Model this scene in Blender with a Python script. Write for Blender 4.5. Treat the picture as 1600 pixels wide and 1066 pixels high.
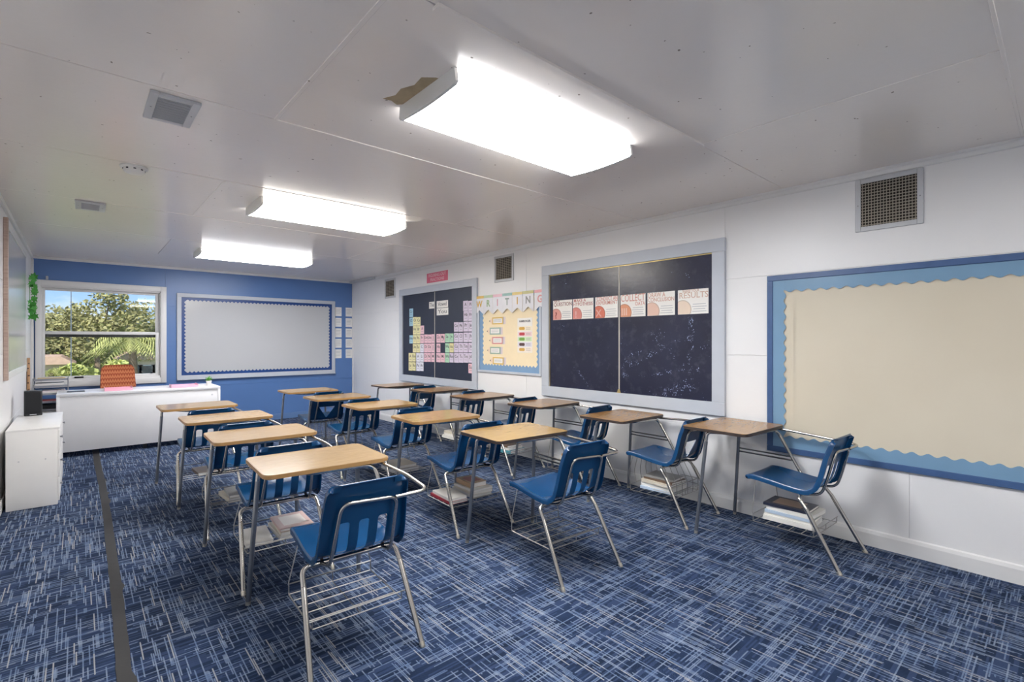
import bpy, bmesh, math, random
from mathutils import Vector, Matrix
random.seed(7)
for o in list(bpy.data.objects): bpy.data.objects.remove(o, do_unlink=True)
scene = bpy.context.scene
C = scene.collection
PI = math.pi

# ------------------------------------------------------------------ camera
F_PX, EYE = 770.0, 1.40
YAW = math.atan2(800 - 122, F_PX)              # camera turned right of the room's long axis
cam_d = bpy.data.cameras.new('camera'); cam = bpy.data.objects.new('camera', cam_d); C.objects.link(cam)
cam_d.sensor_fit = 'HORIZONTAL'; cam_d.sensor_width = 36.0; cam_d.lens = 36.0 * F_PX / 1600.0
cam_d.clip_start = 0.05; cam_d.clip_end = 400
cam.location = (0, 0, EYE); cam.rotation_euler = (PI / 2, 0, -YAW)
scene.camera = cam

# ------------------------------------------------------------------ view, world, sun
vs = scene.view_settings
vs.view_transform = 'Standard'; vs.look = 'None'; vs.gamma = 1.0; vs.use_curve_mapping = False
vs.exposure = 0.48
LAMP = 29.0                                     # radiance of the fluorescent diffusers
world = bpy.data.worlds.new('sky'); scene.world = world; world.use_nodes = True
wn = world.node_tree; wn.nodes.clear()
def wnode(t, **k):
    n = wn.nodes.new(t)
    for a, v in k.items(): setattr(n, a, v)
    return n
w_out = wnode('ShaderNodeOutputWorld'); w_bg = wnode('ShaderNodeBackground')
w_tc = wnode('ShaderNodeTexCoord'); w_sep = wnode('ShaderNodeSeparateXYZ'); w_map = wnode('ShaderNodeMapping')
w_noi = wnode('ShaderNodeTexNoise'); w_cr = wnode('ShaderNodeValToRGB'); w_gr = wnode('ShaderNodeValToRGB'); w_mix = wnode('ShaderNodeMix', data_type='RGBA')
wn.links.new(w_tc.outputs['Generated'], w_sep.inputs[0])
wn.links.new(w_sep.outputs['Z'], w_gr.inputs[0])
w_gr.color_ramp.elements[0].position = 0.0; w_gr.color_ramp.elements[0].color = (0.62, 0.76, 0.95, 1)
w_gr.color_ramp.elements[1].position = 0.6; w_gr.color_ramp.elements[1].color = (0.10, 0.27, 0.68, 1)
e = w_gr.color_ramp.elements.new(0.10); e.color = (0.27, 0.50, 0.90, 1)
w_map.inputs['Scale'].default_value = (3.2, 3.2, 8.0)
w_map.inputs['Location'].default_value = (0.55, 0.2, 0.4)
wn.links.new(w_tc.outputs['Generated'], w_map.inputs[0]); wn.links.new(w_map.outputs[0], w_noi.inputs['Vector'])
w_noi.inputs['Scale'].default_value = 1.6; w_noi.inputs['Detail'].default_value = 8; w_noi.inputs['Roughness'].default_value = 0.55
wn.links.new(w_noi.outputs['Fac'], w_cr.inputs[0])
w_cr.color_ramp.elements[0].position = 0.47; w_cr.color_ramp.elements[0].color = (0, 0, 0, 1)
w_cr.color_ramp.elements[1].position = 0.62; w_cr.color_ramp.elements[1].color = (1, 1, 1, 1)
wn.links.new(w_cr.outputs[0], w_mix.inputs[0]); wn.links.new(w_gr.outputs[0], w_mix.inputs[6])
w_mix.inputs[7].default_value = (0.93, 0.95, 1.0, 1)
wn.links.new(w_mix.outputs[2], w_bg.inputs[0]); w_bg.inputs[1].default_value = 1.0
wn.links.new(w_bg.outputs[0], w_out.inputs[0])
sun_d = bpy.data.lights.new('sun', 'SUN'); sun = bpy.data.objects.new('sun', sun_d); C.objects.link(sun)
sun_d.energy = 5.0; sun_d.angle = 0.01; sun_d.color = (1.0, 0.93, 0.82)
sun.rotation_euler = (math.radians(46), 0, math.radians(-35)); sun.location = (0, 0, 12)

# ------------------------------------------------------------------ materials
def lin(c):
    c = c / 255.0
    return c / 12.92 if c <= 0.04045 else ((c + 0.055) / 1.055) ** 2.4
def rgb(r, g, b): return (lin(r), lin(g), lin(b), 1)
class NT:
    def __init__(s, name):
        s.m = bpy.data.materials.new(name); s.m.use_nodes = True; s.t = s.m.node_tree
        s.b = s.t.nodes['Principled BSDF']; s.tc = s.n('ShaderNodeTexCoord')
    def n(s, t, **k):
        nd = s.t.nodes.new(t)
        for a, v in k.items(): setattr(nd, a, v)
        return nd
    def l(s, a, b): s.t.links.new(a, b)
    def math(s, op, a, b=None, c=None):
        nd = s.n('ShaderNodeMath', operation=op)
        for i, x in enumerate((a, b, c)):
            if x is None: continue
            if isinstance(x, (int, float)): nd.inputs[i].default_value = x
            else: s.l(x, nd.inputs[i])
        return nd.outputs[0]
    def mix(s, f, a, b):
        nd = s.n('ShaderNodeMix', data_type='RGBA')
        for i, x in ((0, f), (6, a), (7, b)):
            if isinstance(x, (int, float)): nd.inputs[i].default_value = x
            elif isinstance(x, tuple): nd.inputs[i].default_value = x
            else: s.l(x, nd.inputs[i])
        return nd.outputs[2]
    def noise(s, scale, detail=3, rough=0.5, vec=None, stretch=None):
        nd = s.n('ShaderNodeTexNoise'); nd.inputs['Scale'].default_value = scale
        nd.inputs['Detail'].default_value = detail; nd.inputs['Roughness'].default_value = rough
        v = vec or s.tc.outputs['Object']
        if stretch:
            mp = s.n('ShaderNodeMapping'); mp.inputs['Scale'].default_value = stretch; s.l(v, mp.inputs[0]); v = mp.outputs[0]
        s.l(v, nd.inputs['Vector']); return nd.outputs['Fac']
    def ramp(s, f, p0, p1):
        nd = s.n('ShaderNodeMapRange'); nd.inputs['From Min'].default_value = p0; nd.inputs['From Max'].default_value = p1
        s.l(f, nd.inputs['Value']); return nd.outputs[0]
    def bump(s, h, strength, dist=0.01):
        nd = s.n('ShaderNodeBump'); nd.inputs['Strength'].default_value = strength; nd.inputs['Distance'].default_value = dist
        s.l(h, nd.inputs['Height']); s.l(nd.outputs[0], s.b.inputs['Normal'])
    def set(s, color=None, rough=None, metal=None, spec=None):
        for k, v in (('Base Color', color), ('Roughness', rough), ('Metallic', metal), ('Specular IOR Level', spec)):
            if v is None: continue
            if isinstance(v, (int, float, tuple)): s.b.inputs[k].default_value = v
            else: s.l(v, s.b.inputs[k])
def shade(c, k): return (min(1, c[0] * k), min(1, c[1] * k), min(1, c[2] * k), 1)
def pmat(name, col, rough=0.5, metal=0.0, var=0.06, scale=9.0, bump=0.0, spec=0.5, bscale=None):
    t = NT(name)
    f = t.noise(scale, 4)
    t.set(t.mix(t.ramp(f, 0.3, 0.7), shade(col, 1 - var), shade(col, 1 + var)), rough, metal, spec)
    if bump: t.bump(t.noise(bscale or scale * 6, 3), bump, 0.004)
    return t.m
M = {}
M['wall'] = pmat('white_wall_paint', rgb(234, 234, 235), 0.38, var=0.012, scale=1.5, bump=0.10, bscale=45)
M['blue_wall'] = pmat('blue_wall_paint', rgb(88, 124, 180), 0.33, var=0.04, scale=2.0, bump=0.12, bscale=40)
M['trim'] = pmat('white_trim_paint', rgb(226, 226, 226), 0.35, var=0.015, scale=3)
M['blue_trim'] = pmat('blue_trim_paint', rgb(98, 130, 178), 0.35, var=0.03, scale=3)
def ceiling_mat():
    t = NT('gloss_ceiling_paint')
    f = t.noise(0.9, 4); f2 = t.noise(150, 2, 0.5)
    sp = t.ramp(t.noise(34, 1), 0.78, 0.80)
    base = t.mix(t.ramp(f, 0.35, 0.7), rgb(243, 236, 230), rgb(247, 241, 235))
    t.set(t.mix(sp, base, rgb(150, 140, 130)), 0.21, 0, 0.6)
    h = t.math('ADD', t.noise(26, 3), t.math('MULTIPLY', f2, 0.25))
    t.bump(h, 0.09, 0.006)
    return t.m
M['ceiling'] = ceiling_mat()
M['stain'] = pmat('bare_brown_board', rgb(176, 158, 128), 0.8, var=0.12, scale=20)
M['caulk'] = pmat('dark_joint', rgb(120, 112, 106), 0.8, var=0.2, scale=6)

def carpet_mat():
    t = NT('woven_carpet')
    sep = t.n('ShaderNodeSeparateXYZ'); t.l(t.tc.outputs['Object'], sep.inputs[0])
    X, Y = sep.outputs['X'], sep.outputs['Y']
    def wn2(a, b):
        cb = t.n('ShaderNodeCombineXYZ'); t.l(a, cb.inputs[0]); t.l(b, cb.inputs[1])
        nd = t.n('ShaderNodeTexWhiteNoise', noise_dimensions='2D'); t.l(cb.outputs[0], nd.inputs['Vector']); return nd.outputs['Value']
    def wn1(a):
        nd = t.n('ShaderNodeTexWhiteNoise', noise_dimensions='1D'); t.l(a, nd.inputs['W']); return nd.outputs['Value']
    def streak(across, along, width, length, seed):
        q = t.math('DIVIDE', across, width); row = t.math('FLOOR', t.math('ADD', q, seed)); fr = t.math('FRACT', t.math('ADD', q, seed))
        r1 = wn1(row)
        ln = t.math('MULTIPLY_ADD', r1, 0.9 * length, 0.55 * length)
        cell = t.math('FLOOR', t.math('ADD', t.math('DIVIDE', along, ln), t.math('MULTIPLY', r1, 91.7)))
        v = wn2(row, cell)
        edge = t.math('LESS_THAN', t.math('ABSOLUTE', t.math('SUBTRACT', fr, 0.5)), 0.34)
        return v, edge
    vy, ey = streak(X, Y, 0.0074, 0.17, 0.3)       # yarns running along the room
    vx, ex = streak(Y, X, 0.0082, 0.18, 7.7)       # yarns running across the room
    vw, ew = streak(X, Y, 0.020, 0.10, 3.1)        # a few thick pale dashes
    big = t.noise(2.2, 2); big2 = t.noise(3.4, 2, vec=None, stretch=(1, 1, 1))
    navy = t.mix(t.ramp(t.noise(5, 3), 0.35, 0.68), rgb(28, 40, 62), rgb(42, 58, 88))
    weave = t.math('MULTIPLY', t.math('SINE', t.math('MULTIPLY', X, 900)), t.math('SINE', t.math('MULTIPLY', Y, 700)))
    navy = t.mix(t.math('MULTIPLY_ADD', weave, 0.18, 0.2), navy, rgb(20, 26, 44))
    pale = t.mix(t.ramp(t.noise(14, 2), 0.4, 0.6), rgb(100, 118, 148), rgb(130, 142, 162))
    grey = rgb(150, 150, 152)
    thy = t.math('MULTIPLY_ADD', t.ramp(big, 0.3, 0.7), -0.16, 0.78)
    thx = t.math('MULTIPLY_ADD', t.ramp(big, 0.3, 0.7), 0.14, 0.70)
    my = t.math('MULTIPLY', t.math('GREATER_THAN', vy, thy), ey)
    mx = t.math('MULTIPLY', t.math('GREATER_THAN', vx, thx), ex)
    mw = t.math('MULTIPLY', t.math('GREATER_THAN', vw, 0.965), ew)
    dim = t.mix(t.math('MULTIPLY', t.math('GREATER_THAN', vx, 0.45), 0.35), navy, rgb(66, 82, 116))
    c = t.mix(t.math('MULTIPLY', mx, 0.62), dim, pale)
    c = t.mix(t.math('MULTIPLY', my, 0.72), c, pale)
    c = t.mix(t.math('MULTIPLY', t.math('MULTIPLY', my, t.math('GREATER_THAN', vy, 0.95)), 0.8), c, grey)
    c = t.mix(t.math('MULTIPLY', mw, 0.6), c, pale)
    t.set(c, 0.95, 0, 0.1)
    h = t.math('ADD', t.math('ADD', mx, my), weave)
    t.bump(h, 0.35, 0.003)
    return t.m
M['carpet'] = carpet_mat()
def wood_mat(name, c1, c2, rough=0.28, stretch=(1.2, 14, 14), axis_scale=6):
    t = NT(name)
    f = t.noise(axis_scale, 6, 0.62, stretch=stretch); f2 = t.noise(axis_scale * 5, 3, 0.6, stretch=stretch)
    k = t.math('ADD', t.math('MULTIPLY', f, 0.75), t.math('MULTIPLY', f2, 0.25))
    t.set(t.mix(t.ramp(k, 0.36, 0.64), c1, c2), rough, 0, 0.5)
    return t.m
M['top_a'] = wood_mat('pale_oak_laminate', rgb(152, 125, 87), rgb(172, 145, 107), 0.2)
M['top_b'] = wood_mat('golden_oak_laminate', rgb(142, 113, 68), rgb(160, 131, 86), 0.2)
M['top_c'] = wood_mat('brown_oak_laminate', rgb(144, 108, 64), rgb(164, 126, 80), 0.24)
M['edge_tan'] = pmat('tan_edge_band', rgb(166, 128, 80), 0.4)
M['edge_dark'] = pmat('dark_edge_band', rgb(58, 48, 44), 0.45)
def steel_mat():
    t = NT('worn_chrome')
    f = t.noise(2.5, 2)
    t.set(t.mix(t.ramp(f, 0.3, 0.7), (0.46, 0.44, 0.41, 1), (0.55, 0.53, 0.50, 1)), 0.24, 1.0, 0.5)
    return t.m
M['chrome'] = steel_mat()
M['leg_grey'] = pmat('dull_grey_steel', (0.30, 0.31, 0.33, 1), 0.34, 0.9, var=0.1, scale=12)
M['wire'] = pmat('basket_wire', (0.42, 0.41, 0.40, 1), 0.35, 0.9, var=0.08)
M['glide'] = pmat('nickel_glide', (0.62, 0.58, 0.50, 1), 0.3, 0.9)
M['black_steel'] = pmat('black_bracket', rgb(38, 38, 42), 0.5)
def shell_mat():
    t = NT('blue_plastic_shell')
    f = t.noise(3, 3); g = t.noise(90, 2)
    t.set(t.mix(t.ramp(f, 0.3, 0.7), rgb(10, 60, 102), rgb(15, 73, 120)), 0.27, 0, 0.5)
    return t.m
M['shell'] = shell_mat()
M['navy_shell'] = pmat('navy_plastic_shell', rgb(30, 62, 118), 0.36, var=0.08)
M['frame_grey'] = pmat('light_grey_frame_paint', rgb(190, 196, 206), 0.4, var=0.02)
M['navy_frame'] = pmat('navy_frame_paint', rgb(64, 94, 140), 0.4, var=0.08, scale=14)
M['sky_border'] = pmat('light_blue_border_card', rgb(120, 156, 186), 0.22, var=0.04, scale=3, bump=0.15, bscale=7)
def tan_mat():
    t = NT('tan_backing_fabric')
    f = t.noise(1.2, 3); t.set(t.mix(t.ramp(f, 0.3, 0.7), rgb(208, 199, 180), rgb(214, 206, 188)), 0.8, 0, 0.2)
    t.bump(t.noise(5, 4, stretch=(1, 0.5, 1)), 0.12, 0.02)
    return t.m
M['tan'] = tan_mat()
M['cream'] = pmat('cream_backing_paper', rgb(240, 224, 190), 0.7, var=0.02)
M['blue_paper'] = pmat('blue_backing_paper', rgb(124, 158, 194), 0.6, var=0.03)
M['white_paper'] = pmat('white_paper', rgb(236, 234, 230), 0.6, var=0.02)
M['white_board'] = pmat('whiteboard_enamel', rgb(191, 193, 196), 0.16, var=0.01, scale=2)
M['navy_border'] = pmat('navy_border_card', rgb(24, 66, 130), 0.35, var=0.1, scale=6)
M['ink'] = pmat('dark_ink', rgb(84, 82, 90), 0.6)
M['grey_ink'] = pmat('grey_print', rgb(178, 180, 186), 0.6)
M['print_grey2'] = pmat('mid_grey_print', rgb(140, 140, 148), 0.6)
def chalk_mat():
    t = NT('scuffed_navy_board')
    uv = t.tc.outputs['Object']
    vor = t.n('ShaderNodeTexVoronoi'); vor.inputs['Scale'].default_value = 46; t.l(uv, vor.inputs['Vector'])
    dots = t.math('LESS_THAN', vor.outputs['Distance'], 0.16)
    rare = t.ramp(t.noise(3.1, 4, 0.7), 0.60, 0.66)
    sep = t.n('ShaderNodeSeparateXYZ'); t.l(uv, sep.inputs[0]); S, T = sep.outputs['X'], sep.outputs['Y']
    wob = t.math('MULTIPLY', t.math('SUBTRACT', t.noise(6, 3), 0.5), 0.16)
    msk = None
    for (a, b, k, wd, x0, x1) in ((-0.02, -0.42, 0.46, 0.022, 0.0, 0.80), (0.10, -0.46, 0.12, 0.018, 0.0, 0.85), (-0.72, -0.26, -1.0, 0.028, -0.60, -0.05), (0.10, -0.30, 0.55, 0.03, 0.02, 0.26),
                                (0.62, -0.56, 0.30, 0.05, 0.34, 0.78), (0.60, -0.25, -0.8, 0.02, 0.30, 0.70)):
        d = t.math('ABSOLUTE', t.math('SUBTRACT', t.math('ADD', T, wob), t.math('MULTIPLY_ADD', t.math('SUBTRACT', S, a), k, b)))
        m = t.math('MULTIPLY', t.math('LESS_THAN', d, wd), t.math('MULTIPLY', t.math('GREATER_THAN', S, x0), t.math('LESS_THAN', S, x1)))
        msk = m if msk is None else t.math('MAXIMUM', msk, m)
    vert = t.math('MULTIPLY', t.math('LESS_THAN', t.math('ABSOLUTE', t.math('SUBTRACT', t.math('ADD', S, wob), 0.76)), 0.025), t.math('LESS_THAN', T, 0.1))
    msk = t.math('MAXIMUM', msk, vert)
    v2 = t.n('ShaderNodeTexVoronoi'); v2.inputs['Scale'].default_value = 75; t.l(uv, v2.inputs['Vector'])
    fleck = t.math('MULTIPLY', t.math('LESS_THAN', v2.outputs['Distance'], 0.34), t.ramp(t.noise(16, 3, 0.7), 0.50, 0.58))
    a = t.math('MAXIMUM', t.math('MULTIPLY', dots, rare), t.math('MULTIPLY', msk, fleck))
    base = t.mix(t.ramp(t.noise(2.5, 4), 0.35, 0.7), rgb(28, 32, 54), rgb(36, 41, 66))
    haze = t.mix(t.math('MULTIPLY', t.ramp(t.noise(9, 5, 0.7), 0.52, 0.75), 0.16), base, rgb(120, 126, 150))
    t.set(t.mix(t.math('MULTIPLY', a, 0.85), haze, rgb(150, 168, 210)), 0.27, 0, 0.5)
    t.bump(t.noise(22, 4, stretch=(0.6, 1, 1)), 0.12, 0.008)
    return t.m
M['chalk'] = chalk_mat()
M['navy_paper'] = pmat('navy_board_paper', rgb(38, 46, 66), 0.5, var=0.06)
M['brass'] = pmat('brass_strip', (0.55, 0.43, 0.20, 1), 0.4, 0.8)
M['pale_strip'] = pmat('pale_joint_strip', rgb(190, 186, 178), 0.5)
M['vent'] = pmat('grey_vent_paint', rgb(196, 198, 202), 0.4, var=0.02)
M['vent_dark'] = pmat('dark_duct', rgb(50, 45, 40), 0.9, var=0.35, scale=8)
M['vent_bar'] = pmat('beige_vent_bar', rgb(165, 158, 145), 0.5)
M['plastic_white'] = pmat('white_plastic', rgb(228, 228, 226), 0.35, var=0.01)
M['desk_white'] = pmat('white_desk_laminate', rgb(228, 228, 230), 0.32, var=0.012)
M['cab_white'] = pmat('white_cabinet_paint', rgb(232, 231, 230), 0.34, var=0.012)
M['black'] = pmat('black_plastic', rgb(30, 32, 38), 0.32)
M['black_cloth'] = pmat('black_speaker_cloth', rgb(24, 26, 32), 0.75, bump=0.3, bscale=400)
M['tape'] = pmat('charcoal_floor_tape', rgb(34, 34, 36), 0.7, var=0.15, scale=5, bump=0.2, bscale=20)
M['pink'] = pmat('pink_plastic', rgb(244, 182, 202), 0.3, var=0.03)
M['pink_sign'] = pmat('pink_sign_card', rgb(222, 110, 136), 0.5, var=0.03)
M['green'] = pmat('green_leaf', rgb(64, 150, 52), 0.45, var=0.3, scale=30)
M['green2'] = pmat('light_green_leaf', rgb(110, 180, 80), 0.5, var=0.25, scale=40)
def orange_mat():
    t = NT('orange_patterned_fabric')
    sep = t.n('ShaderNodeSeparateXYZ'); t.l(t.tc.outputs['Object'], sep.inputs[0])
    a = t.math('FRACT', t.math('MULTIPLY', sep.outputs['X'], 34)); b = t.math('FRACT', t.math('MULTIPLY', sep.outputs['Z'], 16))
    k = t.math('GREATER_THAN', t.math('ABSOLUTE', t.math('SUBTRACT', t.math('MULTIPLY', t.math('ABSOLUTE', t.math('SUBTRACT', a, 0.5)), 1.2), b)), 0.32)
    t.set(t.mix(k, rgb(196, 122, 84), rgb(156, 78, 54)), 0.85, 0, 0.2); return t.m
M['orange'] = orange_mat()
M['orange_plain'] = pmat('rust_fabric_edge', rgb(150, 68, 38), 0.85, var=0.1)
M['raw_wood'] = wood_mat('raw_pine', rgb(170, 128, 92), rgb(206, 168, 128), 0.6, (12, 12, 1.2))
M['pink_wood'] = wood_mat('weathered_frame_wood', rgb(172, 148, 138), rgb(200, 180, 168), 0.55, (12, 12, 1.0))
M['grey_metal'] = pmat('grey_wire_metal', rgb(150, 154, 162), 0.4, 0.6)
M['manila'] = pmat('manila_folder', rgb(214, 176, 110), 0.6)
def glass_mat():
    m = bpy.data.materials.new('window_glass'); m.use_nodes = True; t = m.node_tree; t.nodes.clear()
    o = t.nodes.new('ShaderNodeOutputMaterial'); mx = t.nodes.new('ShaderNodeMixShader'); tr = t.nodes.new('ShaderNodeBsdfTransparent'); gl = t.nodes.new('ShaderNodeBsdfGlossy')
    fr = t.nodes.new('ShaderNodeFresnel'); fr.inputs['IOR'].default_value = 1.35
    tr.inputs[0].default_value = (0.93, 0.95, 0.95, 1); gl.inputs['Roughness'].default_value = 0.02
    t.links.new(fr.outputs[0], mx.inputs[0]); t.links.new(tr.outputs[0], mx.inputs[1]); t.links.new(gl.outputs[0], mx.inputs[2]); t.links.new(mx.outputs[0], o.inputs[0])
    return m
M['glass'] = glass_mat()
def lens_mat(name, col, k):
    t = NT(name)
    sep = t.n('ShaderNodeSeparateXYZ'); t.l(t.tc.outputs['Object'], sep.inputs[0])
    d = t.math('ABSOLUTE', t.math('SUBTRACT', t.math('ABSOLUTE', sep.outputs['Y']), 0.095))     # two tubes behind the diffuser
    f = t.math('MULTIPLY_ADD', t.ramp(d, 0.11, 0.02), 0.3, 0.85)
    t.set((0.8, 0.8, 0.8, 1), 0.35)
    t.b.inputs['Emission Color'].default_value = col
    side = t.math('MULTIPLY_ADD', t.math('GREATER_THAN', sep.outputs['Z'], -0.062), -0.72, 1.0)     # the wrapped sides are dimmer
    t.l(t.math('MULTIPLY', t.math('MULTIPLY', f, side), k), t.b.inputs['Emission Strength'])
    return t.m
_flat = {}
def flat(r, g, b, rough=0.6):
    m_ = (r + g + b) / 3; r, g, b = [int(m_ + (c - m_) * 0.82) for c in (r, g, b)]
    key = (r, g, b, rough)
    if key not in _flat: _flat[key] = pmat('print_%d_%d_%d' % (r, g, b), rgb(r, g, b), rough, var=0.03)
    return _flat[key]

# ------------------------------------------------------------------ mesh helpers
def finish(bm, ang=38, smooth=True):
    bmesh.ops.recalc_face_normals(bm, faces=bm.faces)
    lim = math.radians(ang)
    for f in bm.faces: f.smooth = smooth
    for ed in bm.edges:
        if len(ed.link_faces) == 2:
            try: ed.smooth = ed.calc_face_angle() < lim
            except ValueError: pass
def to_mesh(bm, name, mats, ang=38, smooth=True):
    finish(bm, ang, smooth)
    me = bpy.data.meshes.new(name); bm.to_mesh(me); bm.free()
    for m in (mats if isinstance(mats, (list, tuple)) else [mats]): me.materials.append(m)
    return me
def place(name, me, parent=None, loc=(0, 0, 0), rot=None):
    o = bpy.data.objects.new(name, me); C.objects.link(o); o.location = loc
    if rot is not None: o.rotation_euler = rot
    if parent: o.parent = parent
    return o
def obj(name, bm, mat, parent=None, loc=(0, 0, 0), rot=None, ang=38, smooth=True):
    return place(name, to_mesh(bm, name, mat, ang, smooth), parent, loc, rot)
def tag(o, label=None, cat=None, group=None, kind=None):
    for k, v in (('label', label), ('category', cat), ('group', group), ('kind', kind)):
        if v: o[k] = v
    return o
def thing(name, label, cat, loc=(0, 0, 0), rotz=0.0, group=None, mtx=None):
    o = bpy.data.objects.new(name, None); C.objects.link(o); o.empty_display_size = 0.05
    if mtx is not None: o.matrix_world = Matrix.Translation(loc) @ mtx.to_4x4()
    else: o.location = loc; o.rotation_euler = (0, 0, rotz)
    return tag(o, label, cat, group)
def struct(o): o['kind'] = 'structure'; return o
def box(bm, x0, x1, y0, y1, z0, z1, bev=0.0, seg=2):
    r = bmesh.ops.create_cube(bm, size=1.0)
    vs_ = r['verts']
    for v in vs_:
        v.co = Vector(((x0 + x1) / 2 + v.co.x * (x1 - x0), (y0 + y1) / 2 + v.co.y * (y1 - y0), (z0 + z1) / 2 + v.co.z * (z1 - z0)))
    if bev > 0:
        es = set(e for v in vs_ for e in v.link_edges)
        bmesh.ops.bevel(bm, geom=list(es), offset=bev, segments=seg, profile=0.5, affect='EDGES')
    return bm
def B(*a, **k): return box(bmesh.new(), *a, **k)
def prism(bm, pts, z0, z1):
    """polygon in xy extruded in z"""
    a = [bm.verts.new((p[0], p[1], z0)) for p in pts]; b = [bm.verts.new((p[0], p[1], z1)) for p in pts]
    n = len(pts)
    bm.faces.new(a[::-1]); bm.faces.new(b)
    for i in range(n): bm.faces.new((a[i], a[(i + 1) % n], b[(i + 1) % n], b[i]))
    return bm
def rounded(w, d, r, seg=5, cx=0, cy=0):
    p = []
    for sx, sy, a0 in ((1, 1, 0), (-1, 1, PI / 2), (-1, -1, PI), (1, -1, 1.5 * PI)):
        for i in range(seg + 1):
            a = a0 + PI / 2 * i / seg
            p.append((cx + sx * (w / 2 - r) + r * math.cos(a), cy + sy * (d / 2 - r) + r * math.sin(a)))
    return p
def fillet(pts, r, seg=6):
    P = [Vector(p) for p in pts]; out = [P[0]]
    for i in range(1, len(P) - 1):
        a, b, c = P[i - 1], P[i], P[i + 1]
        rr = min(r, (a - b).length * 0.48, (c - b).length * 0.48)
        if rr < 1e-4: out.append(b); continue
        p0 = b + (a - b).normalized() * rr; p1 = b + (c - b).normalized() * rr
        for k in range(seg + 1):
            t = k / seg; out.append(p0 * (1 - t) ** 2 + b * 2 * t * (1 - t) + p1 * t * t)
    out.append(P[-1]); return out
def tube(bm, pts, rad, sides=10, fr=0.0, seg=6, closed=False):
    P = fillet(pts, fr, seg) if fr > 0 else [Vector(p) for p in pts]
    n = len(P); rads = rad if isinstance(rad, (list, tuple)) else [rad] * n
    T = [((P[min(i + 1, n - 1)] - P[max(i - 1, 0)])).normalized() for i in range(n)]
    up = Vector((0, 0, 1)) if abs(T[0].z) < 0.9 else Vector((1, 0, 0))
    nrm = T[0].cross(up).normalized(); rings = []
    for i in range(n):
        nrm = (nrm - T[i] * nrm.dot(T[i])).normalized(); bi = T[i].cross(nrm)
        rings.append([bm.verts.new(P[i] + (nrm * math.cos(2 * PI * k / sides) + bi * math.sin(2 * PI * k / sides)) * rads[i]) for k in range(sides)])
    for i in range(n - 1):
        for k in range(sides):
            bm.faces.new((rings[i][k], rings[i][(k + 1) % sides], rings[i + 1][(k + 1) % sides], rings[i + 1][k]))
    bm.faces.new(rings[0][::-1]); bm.faces.new(rings[-1])
    return bm
def TB(*a, **k): return tube(bmesh.new(), *a, **k)
def lathe(bm, prof, sides=20, cx=0, cy=0):
    rings = [[bm.verts.new((cx + r * math.cos(2 * PI * k / sides), cy + r * math.sin(2 * PI * k / sides), z)) for k in range(sides)] for r, z in prof]
    for i in range(len(rings) - 1):
        for k in range(sides): bm.faces.new((rings[i][k], rings[i][(k + 1) % sides], rings[i + 1][(k + 1) % sides], rings[i + 1][k]))
    bm.faces.new(rings[0][::-1]); bm.faces.new(rings[-1]); return bm
_txt = {}
def text_mesh(s, h, mat, bold=0.0, depth=0.0):
    key = (s, round(h, 4), mat.name, bold)
    if key not in _txt:
        cu = bpy.data.curves.new('txt', 'FONT'); cu.body = s; cu.size = h / 0.70; cu.align_x = 'CENTER'; cu.align_y = 'CENTER'
        cu.extrude = 0.0004; cu.offset = bold; cu.resolution_u = 3
        o = bpy.data.objects.new('txt', cu); C.objects.link(o)
        me = bpy.data.meshes.new_from_object(o.evaluated_get(bpy.context.evaluated_depsgraph_get()))
        bpy.data.objects.remove(o); me.materials.clear(); me.materials.append(mat); me.name = 'lettering'
        _txt[key] = me
    return _txt[key]
def letters(parent, s, h, mat, x, y, z, width=None, bold=0.0, name='lettering'):
    me = text_mesh(s, h, mat, bold)
    o = place(name, me, parent, (x, y, z))
    if width:
        xs = [v.co.x for v in me.vertices]; w = max(xs) - min(xs); o.scale = (width / w, 1, 1)
    return o
# frames of the walls: local x = the viewer's right, y = up, z = out of the wall
WR = Matrix(((0, 0, -1), (-1, 0, 0), (0, 1, 0)))          # right wall, faces -X
WB = Matrix(((1, 0, 0), (0, 0, -1), (0, 1, 0)))           # back wall, faces -Y
WL = Matrix(((0, 0, 1), (1, 0, 0), (0, 1, 0)))            # left wall, faces +X

XL, XR, YB, YF, H = -0.48, 4.07, 9.39, -2.4, 2.567

# ================================================================== the room
floor = struct(obj('floor', B(XL - 0.2, XR + 0.2, YF - 0.2, YB + 0.2, -0.12, 0.0), M['carpet']))
ceiling = struct(obj('ceiling', B(XL - 0.2, XR + 0.2, YF - 0.2, YB + 0.2, H + 0.007, H + 0.2), M['ceiling']))
def panel(parent, x0, x1, y0, y1, z0, z1, mat, name='panel'):
    return obj(name, B(x0, x1, y0, y1, z0, z1, bev=0.0015, seg=1), mat, parent, smooth=False)
rows = [(-2.4, -1.09, 0.8), (-1.09, 0.185, 0.78), (0.185, 1.46, 2.775), (1.46, 2.77, 0.78), (2.77, 4.07, 2.82), (4.07, 5.40, 0.80), (5.40, 6.76, 2.85), (6.76, 8.1, 0.80), (8.1, 9.39, 2.85)]
for y0, y1, xj in rows:
    for x0, x1 in ((XL, xj), (xj, XR)):
        dz = random.uniform(-0.001, 0.001); g = 0.0022
        panel(ceiling, x0 + g, x1 - g, y0 + g, y1 - g, H + dz, H + 0.009, M['ceiling'], 'ceiling_panel')
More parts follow.
